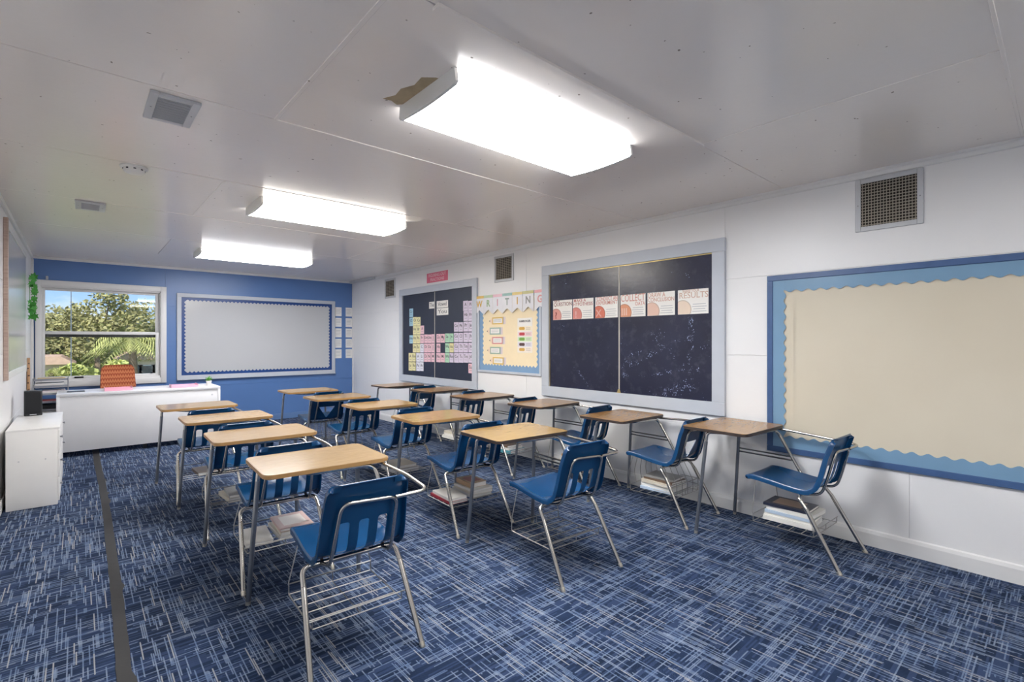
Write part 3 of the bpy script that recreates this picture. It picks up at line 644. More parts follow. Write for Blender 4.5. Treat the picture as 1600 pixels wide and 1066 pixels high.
for a, b, z, col, cname, pos in pc:
    L = a - b
    p = thing('pencil_card', '%s pencil-shaped card, %s of five on the cream paper' % (cname, pos), 'card', (XR - ZS, (a + b) / 2, z), mtx=WR, group='pencil-shaped cards')
    hh = 0.046
    obj('body', rect(bmesh.new(), -L / 2 + 0.065, L / 2 - 0.045, -hh, hh, 0.0003, 0.0014), flat(*col), p, smooth=False)
    obj('note', rect(bmesh.new(), -L / 2 + 0.085, L / 2 - 0.065, -hh + 0.016, hh - 0.016, 0.0014, 0.0018), M['white_paper'], p, smooth=False)
    obj('point', prism(bmesh.new(), [(-L / 2 + 0.02, -0.012), (-L / 2 + 0.065, -hh), (-L / 2 + 0.065, hh), (-L / 2 + 0.02, 0.012)], 0.0003, 0.0014), flat(240, 210, 180), p, smooth=False)
    obj('lead', prism(bmesh.new(), [(-L / 2, 0), (-L / 2 + 0.02, -0.012), (-L / 2 + 0.02, 0.012)], 0.0003, 0.0014), M['ink'], p, smooth=False)
    obj('eraser', rect(bmesh.new(), L / 2 - 0.045, L / 2, -hh, hh, 0.0003, 0.0013), flat(222, 206, 212), p, smooth=False)
    obj('ferrule', rect(bmesh.new(), L / 2 - 0.045, L / 2 - 0.028, -hh, hh, 0.0013, 0.0017), flat(180, 180, 186), p, smooth=False)
    for i in range(3): obj('text_line', rect(bmesh.new(), -L / 2 + 0.10, L / 2 - 0.085, 0.012 - i * 0.013, 0.016 - i * 0.013, 0.0018, 0.0021), M['grey_ink'], p, smooth=False)
p = thing('wall_chart', 'white hamburger writing chart with coloured layers on the cream paper', 'chart', (XR - ZS, 4.38, 1.47), mtx=WR)
obj('sheet', rect(bmesh.new(), -0.132, 0.132, -0.21, 0.21, 0.0003, 0.0014), M['white_paper'], p, smooth=False)
letters(p, 'HAMBURGER', 0.026, M['ink'], 0, 0.17, 0.002, 0.2, bold=0.0008)
for z, bg, fg in ((0.082, (244, 230, 200), (226, 170, 60)), (0.015, (240, 205, 205), (206, 60, 70)), (-0.047, (206, 232, 184), (120, 180, 70)), (-0.112, (222, 216, 226), (92, 60, 60)), (-0.174, (244, 230, 214), (226, 170, 60))):
    s = obj('layer_strip', rect(bmesh.new(), -0.122, 0.122, z - 0.027, z + 0.027, 0.0014, 0.0017), flat(*bg), p, smooth=False)
    obj('picture', prism(bmesh.new(), rounded(0.10, 0.036, 0.016, 4, -0.05, z), 0.0017, 0.0020), flat(*fg), s, smooth=False)
    for i in range(2): obj('text_line', rect(bmesh.new(), 0.02, 0.10, z + 0.006 - i * 0.016, z + 0.010 - i * 0.016, 0.0017, 0.0020), M['print_grey2'], s, smooth=False)
pen = [(5.256, 'W', (232, 180, 60)), (5.065, 'R', (150, 180, 130)), (4.875, 'I', (216, 150, 168)), (4.685, 'T', (140, 160, 150)), (4.495, 'I', (226, 176, 70)), (4.30, 'N', (150, 152, 150)), (4.10, 'G', (226, 150, 150))]
barcol = [(232, 184, 60), (170, 196, 150), (226, 170, 186), (130, 180, 170), (226, 196, 90), (196, 190, 120), (236, 160, 164)]
for i, (yc, ch_, col) in enumerate(pen):
    lab = {0: 'white pennant with yellow letter W at the left end of the banner', 2: 'white pennant with pink letter I beside the R', 4: 'white pennant with yellow letter I beside the N'}.get(i, 'white pennant with letter %s in the writing banner' % ch_)
    p = thing('pennant', lab, 'banner', (XR - 0.0245 - (0.0016 if i % 2 else 0), yc, 1.875), mtx=WR, group='writing banner pennants')
    obj('cloth', prism(bmesh.new(), [(-0.094, 0.127), (-0.094, -0.125), (0, -0.062), (0.094, -0.125), (0.094, 0.127)], 0, 0.0012), flat(222, 222, 228, 0.3), p, smooth=False)
    obj('top_band', rect(bmesh.new(), -0.094, 0.094, 0.092, 0.1265, 0.0012, 0.0015), flat(*barcol[i], 0.3), p, smooth=False)
    letters(p, ch_, 0.085, flat(*col), 0, 0.015, 0.002, bold=0.003)
# pink sign
p = thing('wall_sign', 'pink sign reading figuring out fractions above the letter card board', 'sign', (XR, 6.333, 2.369), mtx=WR)
obj('sheet', rect(bmesh.new(), -0.29, 0.29, -0.074, 0.074, 0.0003, 0.002), M['pink_sign'], p, smooth=False)
letters(p, 'FIGURING OUT', 0.045, flat(240, 190, 200), 0, 0.032, 0.0026, 0.48, bold=0.001)
letters(p, 'FRACTIONS', 0.045, flat(240, 190, 200), 0, -0.034, 0.0026, 0.38, bold=0.001)

# ------------------------------------------------------------------ back wall: whiteboard and papers
t = thing('whiteboard', 'wide whiteboard with navy scalloped border on the blue wall', 'whiteboard', (2.444, YB, 1.476), mtx=WB)
frame_parts(t, 2.54, 1.376, 0.062, 0.028, M['frame_grey'])
obj('surface', rect(bmesh.new(), -1.22, 1.22, -0.64, 0.64, 0.0005, 0.008), M['white_board'], t, smooth=False)
border(t, 2.416, 1.252, 0.062, 0.058, 0.022, 0.009, 0.0102, M['navy_border'], True)
obj('pen_tray', rect(bmesh.new(), -1.27, 1.27, -0.700, -0.688, 0.0005, 0.055, 0.003), M['frame_grey'], t, smooth=False)
rn = ['top', 'second', 'third', 'fourth', 'bottom']
for ci, xc in enumerate((3.784, 3.994)):
    for r, zc in enumerate((1.968, 1.762, 1.558, 1.355, 1.152)):
        p = thing('wall_paper_sheet', 'small white printed sheet, %s in the %s column beside the whiteboard' % (rn[r], ('left', 'right')[ci]), 'paper', (xc, YB, zc), mtx=WB, group='white sheets on the blue wall')
        obj('sheet', rect(bmesh.new(), -0.064, 0.064, -0.086, 0.086, 0.0003, 0.0015), M['white_paper'], p, smooth=False)
        for i in range(4): obj('text_line', rect(bmesh.new(), -0.045, 0.045 - 0.01 * (i % 2), 0.045 - i * 0.028, 0.052 - i * 0.028, 0.0015, 0.0018), M['grey_ink'], p, smooth=False)
# left wall whiteboard
t = thing('whiteboard', 'glossy whiteboard with weathered wooden end rail on the left wall', 'whiteboard', (XL, 7.17, 1.74), mtx=WL)
obj('surface', rect(bmesh.new(), -1.09, 1.11, -0.62, 0.66, 0.0005, 0.010), M['white_board'], t, smooth=False)
obj('end_rail', rect(bmesh.new(), -1.15, -1.09, -0.68, 0.72, 0.0005, 0.030, 0.003), M['pink_wood'], t)
obj('frame_rail', rect(bmesh.new(), -1.09, 1.11, -0.68, -0.62, 0.0005, 0.018, 0.003), M['trim'], t)
obj('frame_rail', rect(bmesh.new(), -1.09, 1.11, 0.66, 0.70, 0.0005, 0.018, 0.003), M['trim'], t)
# ivy
t = thing('ivy_garland', 'green trailing ivy garland hanging by the window corner', 'plant', (XL, 8.62, 0))
rnd = random.Random(3)
path = [Vector((0.012 + 0.02 * rnd.random(), 0.06 * math.sin(i * 0.9) + 0.02 * i / 3, 2.19 - 0.065 * i)) for i in range(9)]
obj('stem', TB(path, 0.0025, 6, fr=0.02), M['green'], t)
leaf = [(0, 0), (0.014, 0.004), (0.030, -0.006), (0.020, 0.020), (0.026, 0.040), (0.010, 0.034), (0, 0.060), (-0.010, 0.034), (-0.026, 0.040), (-0.020, 0.020), (-0.030, -0.006), (-0.014, 0.004)]
bm = bmesh.new(); bm.faces.new([bm.verts.new((p[0], p[1], -0.012 * abs(p[0]) / 0.03 - 0.004 * (p[1] / 0.06) ** 2)) for p in leaf])
lm = to_mesh(bm, 'leaf', M['green'])
for i in range(30):
    q = path[min(8, i * 9 // 30)]; o = place('leaf', lm, t, q + Vector((0.015 + rnd.random() * 0.04, rnd.uniform(-0.06, 0.06), rnd.uniform(-0.03, 0.03))))
    o.rotation_euler = (rnd.uniform(1.1, 1.9), rnd.uniform(-0.6, 0.6), rnd.uniform(-0.3, 1.1)); s = rnd.uniform(1.0, 1.5); o.scale = (s, s, s)

# ================================================================== student desk-chairs
PROF = [(-0.196, 0.425), (-0.188, 0.445), (-0.199, 0.463), (-0.235, 0.470), (-0.35, 0.458), (-0.47, 0.443), (-0.55, 0.437), (-0.60, 0.446), (-0.634, 0.475),
        (-0.655, 0.53), (-0.672, 0.60), (-0.690, 0.68), (-0.704, 0.74), (-0.713, 0.775), (-0.723, 0.789), (-0.735, 0.786)]
def resample(pts, n):
    P = [Vector((p[0], p[1])) for p in pts]; d = []
    for i in range(len(P) - 1):
        p0, p1, p2, p3 = P[max(i - 1, 0)], P[i], P[i + 1], P[min(i + 2, len(P) - 1)]
        for k in range(12):
            t = k / 12; d.append(0.5 * ((2 * p1) + (p2 - p0) * t + (2 * p0 - 5 * p1 + 4 * p2 - p3) * t * t + (3 * p1 - p0 - 3 * p2 + p3) * t ** 3))
    d.append(P[-1]); cum = [0]
    for a, b in zip(d, d[1:]): cum.append(cum[-1] + (b - a).length)
    out = []; j = 0
    for i in range(n + 1):
        s = cum[-1] * i / n
        while j < len(cum) - 2 and cum[j + 1] < s: j += 1
        f = (s - cum[j]) / max(1e-9, cum[j + 1] - cum[j]); out.append((d[j].lerp(d[j + 1], f), s))
    return out, cum[-1]
NV = 112
PR, PLEN = resample(PROF, NV)
SPLIT = next(i for i in range(NV) if PR[i][0].x < -0.585)
S0 = PR[SPLIT][1]
def hole_slots(x, s):
    best = 9
    for c in (-0.088, 0.0, 0.088):
        qx = abs(x - c) - 0.010; qs = abs(s - 0.105) - 0.074
        d = math.hypot(max(qx, 0), max(qs, 0)) + min(max(qx, qs), 0) - 0.013
        best = min(best, d)
    return best
def hole_vee(x, s):
    a = abs(x)
    d1 = s - 0.185; nx, ns = 0.83, -0.558
    d2 = a * nx + (s - 0.052) * ns
    return max(d1, d2) - 0.004 if min(d1, d2) < 0 else math.hypot(max(d1, 0), max(d2, 0)) - 0.004
def shell(i0, i1, hole):
    us = [-1 + 2 * k / 56 for k in range(57)]
    bm = bmesh.new(); grid = []
    for i in range(i0, i1 + 1):
        p, s = PR[i]; q0 = PR[max(i - 1, 0)][0]; q1 = PR[min(i + 1, NV)][0]
        tg = (q1 - q0).normalized(); nr = Vector((-tg.y, tg.x)); nr = -nr if nr.dot(Vector((0.6, 0.8))) < 0 else nr
        back = max(0.0, min(1.0, (s - S0) / (PLEN - S0)))
        w = 0.203 - 0.010 * max(0, 1 - s / 0.3) - 0.022 * back ** 1.5
        r = 0.055
        if s < r: w -= r - math.sqrt(max(0, r * r - (r - s) ** 2))
        r2 = 0.060; e_ = PLEN - s
        if e_ < r2: w -= r2 - math.sqrt(max(0, r2 * r2 - (r2 - e_) ** 2))
        row = []; fl = 0.030; dk = (0.012 * min(1.0, max(0.0, (PLEN - s - 0.02) / 0.12)) if back > 0 else 0.008 * min(1.0, s / 0.12))
        for k, u in enumerate(us):
            x = u * (w - 0.012); dish = dk * u * u
            row.append((Vector((x, p.x + nr.x * dish, p.y + nr.y * dish)), x))
        dish = dk
        for sg in (-1, 1):
            ext = []
            for ox, on in ((0.006, 0.001), (0.0105, -0.004), (0.012, -0.012), (0.0125, -fl)):
                ext.append((Vector((sg * (w - 0.012 + ox), p.x + nr.x * (dish + on), p.y + nr.y * (dish + on))), sg * 9))
            row = ext[::-1] + row if sg < 0 else row + ext
        grid.append((row, s - S0))
    V = [[bm.verts.new(c[0]) for c in row] for row, _ in grid]
    kill = []
    for a in range(len(V) - 1):
        for k in range(len(V[0]) - 1):
            x = (grid[a][0][k][1] + grid[a][0][k + 1][1]) / 2; s = (grid[a][1] + grid[a + 1][1]) / 2
            if hole and abs(x) < 0.15 and hole(x, s) < 0: continue
            bm.faces.new((V[a][k], V[a][k + 1], V[a + 1][k + 1], V[a + 1][k]))
    bmesh.ops.delete(bm, geom=[v for v in bm.verts if not v.link_faces], context='VERTS')
    if hole:      # pull the stair-stepped rim onto the true outline of the opening
        alive = set(v for v in bm.verts)
        for a in range(1, len(V) - 1):
            for k in range(6, len(V[0]) - 6):
                v = V[a][k]
                if v not in alive or not v.is_boundary: continue
                x, s = grid[a][0][k][1], grid[a][1]; h_ = 1e-4
                d = hole(x, s)
                if abs(d) > 0.012: continue
                gx = (hole(x + h_, s) - hole(x - h_, s)) / (2 * h_); gs = (hole(x, s + h_) - hole(x, s - h_)) / (2 * h_)
                tg = (V[a + 1][k].co - V[a - 1][k].co) if V[a + 1][k] in alive and V[a - 1][k] in alive else Vector((0, PR[i0 + a + 1][0].x - PR[i0 + a - 1][0].x, PR[i0 + a + 1][0].y - PR[i0 + a - 1][0].y))
                tg = Vector((0, tg.y, tg.z)).normalized()
                v.co = v.co + Vector((1, 0, 0)) * (-d * gx) + tg * (-d * gs)
    bmesh.ops.recalc_face_normals(bm, faces=bm.faces)
    up = sum((f.normal.z + f.normal.y for f in bm.faces))
    if up < 0: bmesh.ops.reverse_faces(bm, faces=bm.faces)
    bmesh.ops.solidify(bm, geom=list(bm.faces), thickness=0.0045)
    return bm
SEAT = to_mesh(shell(0, SPLIT, None), 'seat', M['shell'], 45)
BACK = {'slots': to_mesh(shell(SPLIT, NV, hole_slots), 'backrest', M['shell'], 45), 'vee': to_mesh(shell(SPLIT, NV, hole_vee), 'backrest', M['shell'], 45)}
R_T = 0.0115
_c = {}
def cached(key, fn):
    if key not in _c: _c[key] = fn()
    return _c[key]
def leg_mesh(foot, top, r, mat):
    f, t_ = Vector(foot), Vector(top); d = (t_ - f).normalized()
    return to_mesh(TB([f + d * 0.016, t_], r, 12), 'leg', mat)
def glide_mesh(foot, top):
    f, t_ = Vector(foot), Vector(top); d = (t_ - f).normalized()
    b = tube(bmesh.new(), [f + d * 0.010, f + d * 0.022], [R_T + 0.0014, R_T + 0.0012], 12)
    lathe(b, [(0.006, 0.0005), (0.0125, 0.001), (0.0125, 0.005), (0.008, 0.014)], 14, f.x, f.y)
    return to_mesh(b, 'foot_glide', M['glide'])
def basket_mesh(kind):
    b = bmesh.new(); w = 0.0030
    x0, x1, y0, y1 = -0.212, 0.202, -0.63, -0.255
    z = 0.165
    tube(b, [(x0, y1, z + 0.05), (x0, y1, z), (x0, y0, z), (x0, y0, z + 0.034)], w, 6, fr=0.012)
    tube(b, [(x1, y1, z + 0.05), (x1, y1, z), (x1, y0, z), (x1, y0, z + 0.034)], w, 6, fr=0.012)
    for i in range(6): tube(b, [(x0, y0 + (y1 - y0) * i / 5, z), (x1, y0 + (y1 - y0) * i / 5, z)], w * 0.85, 6)
    tube(b, [(0, y1, z + 0.05), (0, y1, z - 0.003), (0, y0, z - 0.003), (0, y0, z + 0.034)], w * 0.85, 6, fr=0.012)
    tube(b, [(x0 - 0.02, y0, z + 0.034), (x1 + 0.02, y0, z + 0.034)], w, 6)
    tube(b, [(x0, y1, z + 0.05), (x1, y1, z + 0.05)], w, 6)
    if kind == 'slots':
        for s, xx in ((-1, x0), (1, x1)):
            tube(b, [(xx, y1, z + 0.05), (xx - s * 0.0, y1 + 0.004, z + 0.055), (xx * 0.72, -0.245, 0.448)], w, 6, fr=0.01)
    else:
        for i in range(6):
            xx = x0 + (x1 - x0) * i / 5
            tube(b, [(xx, y1, z + 0.05), (xx, y1 + 0.02, z + 0.14), (xx * 0.85, -0.26, 0.446)], w, 6, fr=0.03)
            tube(b, [(xx, y0, z), (xx, y0, 0.262), (xx * 0.9, y0 + 0.07, 0.398)], w, 6, fr=0.012)
        for zz in (0.215, 0.262): tube(b, [(x0, y0, zz), (x1, y0, zz)], w, 6)
        for s, xx in ((-1, x0), (1, x1)):
            for zz in (0.215, 0.262): tube(b, [(xx, y0, zz), (xx, y0 + 0.16, zz)], w, 6)
    return to_mesh(b, 'book_basket', M['wire'])
def make_unit(X, Y, T, rot, kind, top, edge, label):
    t = thing('student_desk', label, 'student desk', (X, Y, 0), rot, 'student desks with attached blue chairs')
    out = rounded(0.64, 0.485, 0.045, 6, 0, -0.0125); inn = rounded(0.634, 0.479, 0.042, 6, 0, -0.0125)
    d = place('desktop', cached(('top', top), lambda: to_mesh(prism(bmesh.new(), inn, -0.004, 0.0), 'desktop', M[top], smooth=False)), t, (0, 0, T))
    def eb():
        b = prism(bmesh.new(), out, -0.021, -0.0012)
        bmesh.ops.bevel(b, geom=[e for e in b.edges if abs(e.verts[0].co.z - e.verts[1].co.z) < 1e-6], offset=0.003, segments=2, affect='EDGES')
        return to_mesh(b, 'edge_band', M[edge])
    place('edge_band', cached(('edge', edge), eb), d)
    zf = T - 0.021 - R_T
    fl, tl = (-0.325, 0.105, 0), (-0.290, 0.045, zf - 0.06); fr_, tr = (0.280, 0.115, 0), (0.250, 0.060, zf + R_T)
    rl, rlt = (-0.262, -0.79, 0), (-0.2385, -0.597, 0.34); rr, rrt = (0.230, -0.79, 0), (0.2080, -0.597, 0.34)
    for k, (f, tp, mt, r) in enumerate(((fl, tl, 'leg_grey', R_T + 0.001), (fr_, tr, 'leg_grey', R_T + 0.001), (rl, rlt, 'chrome', R_T + 0.001), (rr, rrt, 'chrome', R_T + 0.001))):
        l = place('leg', cached(('leg', k, T if k < 2 else 0), lambda: leg_mesh(f, tp, r, M[mt])), t)
        place('foot_glide', cached(('glide', k), lambda: glide_mesh(f, tp)), l)
    def bow():
        b = tube(bmesh.new(), [rlt, (-0.232, -0.545, 0.404), (0.2015, -0.545, 0.404), rrt], R_T, 12, fr=0.055, seg=8); return to_mesh(b, 'rear_bow', M['chrome'])
    place('rear_bow', cached('bow', bow), t)
    def fr():
        dirl = (Vector(tl) - Vector(fl)).normalized()
        b = tube(bmesh.new(), [tl, Vector(tl) + dirl * 0.066, (-0.10, -0.205, zf), (0.238, -0.225, zf), (0.258, -0.405, 0.405), (0.10, -0.47, 0.415), (0.06, -0.55, 0.418)], R_T, 12, fr=0.065, seg=8); return to_mesh(b, 'support_tube', M['chrome'])
    place('support_tube', cached(('frame', T), fr), t)
    for dz in (0.0, -0.026):
        def cb():
            z = 0.548 + dz
            k = z / (zf + R_T); a = Vector(fr_).lerp(Vector(tr), k)
            s = (z - 0.405) / (zf - 0.405); q = Vector((0.258, -0.405, 0.405)).lerp(Vector((0.238, -0.225, zf)), s)
            return to_mesh(TB([(a.x, a.y, z), (q.x, q.y, z)], 0.0068, 8), 'crossbar', M['chrome'])
        place('crossbar', cached(('cb', dz, T), cb), t)
    place('arm_tube', cached(('arm', T), lambda: to_mesh(TB([(0.262, -0.10, zf + 0.002), (0.275, -0.26, zf + 0.002), (0.296, -0.50, 0.715), (0.288, -0.735, 0.695), (0.126, -0.728, 0.692)], 0.0095, 10, fr=0.055, seg=7), 'arm_tube', M['chrome'])), t)
    place('back_frame', cached('bf', lambda: to_mesh(TB([(-0.150, -0.545, 0.404), (-0.145, -0.650, 0.425), (-0.140, -0.676, 0.50), (-0.118, -0.7235, 0.705), (0.136, -0.7235, 0.692), (0.134, -0.676, 0.50), (0.134, -0.650, 0.425), (0.138, -0.545, 0.404)], 0.0085, 10, fr=0.045, seg=6), 'back_frame', M['chrome'])), t)
    for s in (-1, 1): place('seat_rail', cached(('rail', s), lambda: to_mesh(TB([(s * 0.15, -0.235, 0.446), (s * 0.15, -0.36, 0.434), (s * 0.145, -0.545, 0.418)], 0.0075, 8), 'seat_rail', M['black_steel'])), t)
    for bx, by in ((-0.21, -0.03), (0.19, -0.20), (0.250, 0.05)):
        place('bracket', cached('br', lambda: to_mesh(B(-0.032, 0.032, -0.022, 0.022, -0.014, 0.0, bev=0.003), 'bracket', M['black_steel'])), t, (bx, by, T - 0.0205))
    s = place('seat', SEAT, t)
    for rx, ry, rz in ((-0.15, -0.285, 0.4713), (0.15, -0.285, 0.4713), (-0.14, -0.50, 0.4445), (0.14, -0.50, 0.4445)):
        place('rivet', cached('rv', lambda: to_mesh(lathe(bmesh.new(), [(0.0065, 0.0), (0.0055, 0.0012), (0.002, 0.0018)], 10), 'rivet', M['glide'])), s, (rx, ry, rz - 0.003))
    place('backrest', BACK[kind], t)
    place('book_basket', cached(('bask', kind), lambda: basket_mesh(kind)), t)
    return t
PH = {'A': 'left row', 'B': 'middle row', 'C': 'row along the white wall'}
POS = ['nearest', 'second', 'third', 'fourth', 'fifth', 'farthest']
UNITS = {
 'A1': (0.995, 2.765, 0.757, -0.05, 'slots', 'top_a', 'edge_tan'), 'A2': (0.968, 3.791, 0.757, -0.03, 'slots', 'top_a', 'edge_tan'), 'A3': (0.952, 4.80, 0.757, -0.01, 'slots', 'top_a', 'edge_tan'), 'A4': (0.902, 5.83, 0.757, 0.0, 'slots', 'top_a', 'edge_tan'),
 'B1': (2.345, 2.65, 0.757, -0.06, 'slots', 'top_b', 'edge_dark'), 'B2': (2.325, 3.65, 0.757, -0.05, 'slots', 'top_b', 'edge_tan'), 'B3': (2.325, 4.70, 0.757, 0.0, 'slots', 'top_b', 'edge_tan'), 'B4': (2.271, 5.68, 0.757, 0.0, 'slots', 'top_b', 'edge_tan'), 'B5': (2.275, 6.66, 0.757, 0.0, 'vee', 'top_b', 'edge_tan'),
 'C1': (3.700, 1.695, 0.768, -0.03, 'slots', 'top_c', 'edge_dark'), 'C2': (3.660, 2.68, 0.738, 0.0, 'vee', 'top_c', 'edge_dark'), 'C3': (3.655, 3.66, 0.757, 0.05, 'slots', 'top_c', 'edge_dark'), 'C4': (3.600, 4.635, 0.757, 0.05, 'slots', 'top_c', 'edge_dark'), 'C5': (3.635, 5.61, 0.757, 0.05, 'slots', 'top_c', 'edge_dark'), 'C6': (3.54, 6.585, 0.757, 0.03, 'vee', 'top_c', 'edge_dark')}
def posword(k):
    n = int(k[1]); last = {'A': 4, 'B': 5, 'C': 6}[k[0]]
    return 'farthest' if n == last else POS[n - 1]
for k, u in UNITS.items():
    tint = {'A': 'pale oak', 'B': 'golden oak', 'C': 'brown oak'}[k[0]]
    hole = 'triangle-hole' if u[4] == 'vee' else 'slotted'
    make_unit(*u, '%s student desk with %s blue chair, %s in the %s' % (tint, hole, posword(k), PH[k[0]]))

# ------------------------------------------------------------------ books in the baskets
bookcol = {'white': (222, 220, 214), 'ivory': (214, 204, 184), 'red': (178, 40, 56), 'blue': (58, 88, 150), 'navy': (40, 44, 66), 'tan': (196, 156, 116), 'teal': (70, 150, 168), 'brown': (120, 96, 78), 'grey': (160, 160, 158), 'orange': (214, 150, 60), 'pink': (208, 170, 164), 'pale blue': (176, 196, 220)}
def book(x, y, z, w, d, h, rz, cname, label, soft=True):
    t = thing('book', label, 'book', (x, y, z), rz, 'books stored in the chair baskets')
    c = 0.0016
    b = bmesh.new()
    box(b, -w / 2, w / 2, -d / 2, d / 2, 0, c); box(b, -w / 2, w / 2, -d / 2, d / 2, h - c, h); box(b, -w / 2, -w / 2 + c, -d / 2, d / 2, c, h - c)
    obj('cover', b, flat(*bookcol[cname], 0.4), t, smooth=False)
    obj('pages', B(-w / 2 + c, w / 2 - 0.003, -d / 2 + 0.003, d / 2 - 0.003, c, h - c), M['white_paper'], t, smooth=False)
    if cname in ('navy', 'pink', 'tan', 'blue', 'teal'):
        obj('cover_picture', B(-w * 0.32, w * 0.36, -d * 0.3, d * 0.34, h, h + 0.0004), flat(*{'navy': (176, 140, 110), 'pink': (226, 214, 206), 'tan': (170, 60, 60), 'blue': (190, 200, 220), 'teal': (200, 220, 220)}[cname], 0.35), t, smooth=False)
STK = {
 'C1': [(0.0, -0.43, [('white', .24, .30, .030), ('white', .22, .29, .016), ('pale blue', .22, .28, .020), ('white', .23, .29, .026), ('navy', .21, .28, .018)])],
 'C2': [(0.0, -0.44, [('pale blue', .22, .28, .020), ('white', .22, .29, .030), ('ivory', .22, .28, .028), ('brown', .20, .27, .018), ('grey', .19, .26, .016)])],
 'B2': [(-0.126, -0.44, [('red', .155, .30, .022), ('white', .15, .28, .020)]), (0.092, -0.44, [('white', .185, .29, .034), ('ivory', .19, .28, .022), ('white', .19, .27, .016), ('tan', .15, .22, .036)])],
 'A2': [(-0.126, -0.44, [('white', .15, .29, .020)]), (0.088, -0.44, [('white', .20, .30, .026), ('ivory', .20, .28, .022), ('pink', .20, .28, .016)])],
 'A3': [(0.02, -0.42, [('ivory', .22, .28, .030), ('grey', .20, .27, .020)])],
 'A4': [(0.02, -0.42, [('brown', .20, .27, .026)])],
 'B3': [(0.0, -0.44, [('grey', .24, .30, .040), ('ivory', .22, .28, .026)])],
 'C3': [(0.02, -0.43, [('white', .22, .29, .036), ('ivory', .21, .28, .030), ('white', .21, .28, .026), ('orange', .18, .24, .022)])],
 'C4': [(0.0, -0.43, [('teal', .24, .30, .036), ('white', .22, .28, .026), ('brown', .20, .26, .020)])],
 'C5': [(-0.03, -0.43, [('white', .24, .30, .034), ('white', .22, .28, .022), ('ivory', .22, .28, .028)]), (0.15, -0.43, [('red', .09, .20, .022)])]}
rb = random.Random(11)
for k, stacks in STK.items():
    X, Y, T, rot = UNITS[k][:4]
    many = len(stacks) > 1
    for si, (sx, sy, bk) in enumerate(stacks):
        z = 0.1698
        for i, (cname, w, d, h) in enumerate(bk):
            lx, ly = sx + rb.uniform(-0.008, 0.008), sy + rb.uniform(-0.02, 0.02)
            wx = X + lx * math.cos(rot) - ly * math.sin(rot); wy = Y + lx * math.sin(rot) + ly * math.cos(rot)
            pos = 'alone' if len(bk) == 1 else 'topmost' if i == len(bk) - 1 else 'lowest' if i == 0 else ordn[i] + ' from bottom'
            side = (' in the %s stack' % ('left', 'right')[si]) if many else ''
            book(wx, wy, z, w, d, h, rot + rb.uniform(-0.08, 0.08), cname, '%s book, %s%s under the %s %s chair' % (cname, pos, side, posword(k), {'A': 'left-row', 'B': 'middle-row', 'C': 'wall-row'}[k[0]]))
            z += h + 0.0006

# ------------------------------------------------------------------ floor tape
rt = random.Random(5); bm = bmesh.new(); prev = None
N = 120
for i in range(N + 1):
    y = 1.3 + (8.9 - 1.3) * i / N
    cx = 0.128 + (0.176 - 0.128) * min(1, max(0, (y - 1.3) / 3.6)) - 0.01 * max(0, (y - 5.2) / 3.2) + 0.003 * math.sin(y * 2.3)
    wd = 0.026 + 0.006 * max(0, (y - 5.5) / 3) 
    l = cx - wd + rt.uniform(-0.0015, 0.0015); r = cx + wd + rt.uniform(-0.001, 0.002) + (0.012 if rt.random() < 0.07 else 0)
    cur = [bm.verts.new((l, y, 0.0006)), bm.verts.new((r, y, 0.0006)), bm.verts.new((r, y, 0.0028)), bm.verts.new((l, y, 0.0028))]
    if prev:
        for a in range(4): bm.faces.new((prev[a], prev[(a + 1) % 4], cur[(a + 1) % 4], cur[a]))
    else: bm.faces.new(cur)
    prev = cur
bm.faces.new(prev[::-1])
tag(obj('floor_tape', bm, M['tape'], smooth=False), 'charcoal tape strip running along the carpet on the left', 'tape')

# ================================================================== teacher corner
DX0, DX1, DY0, DY1, DZ = -0.195, 1.51, 7.95, 8.62, 0.762
t = thing('teacher_desk', 'long white teacher desk with a full front panel', 'desk', ((DX0 + DX1) / 2, (DY0 + DY1) / 2, 0))
hw, hd = (DX1 - DX0) / 2, (DY1 - DY0) / 2
obj('desktop', B(-hw, hw, -hd, hd, DZ - 0.032, DZ, bev=0.002), M['desk_white'], t)
for s in (-1, 1):
    sp = obj('side_panel', B(s * hw - (0 if s < 0 else 0.030), s * hw + (0.030 if s < 0 else 0), -hd + 0.001, hd - 0.02, 0.065, DZ - 0.032, bev=0.002), M['desk_white'], t)
    for yy in (-hd + 0.10, hd - 0.10): obj('foot', lathe(bmesh.new(), [(0.022, 0.0003), (0.024, 0.02), (0.018, 0.064)], 14, s * (hw - 0.035), yy), M['black'], sp)
obj('front_panel', B(-hw + 0.030, hw - 0.030, -hd + 0.010, -hd + 0.028, 0.065, DZ - 0.032, bev=0.0015), M['desk_white'], t)
obj('cam_cover', lathe(bmesh.new(), [(0.010, 0), (0.010, 0.002), (0.004, 0.0025)], 12), M['vent'], t, (hw - 0.10, -hd + 0.010, 0.65), (PI / 2, 0, 0))
obj('centre_foot', B(-0.02, 0.02, -hd + 0.04, -hd + 0.08, 0.0003, 0.066, bev=0.003), M['black'], t)
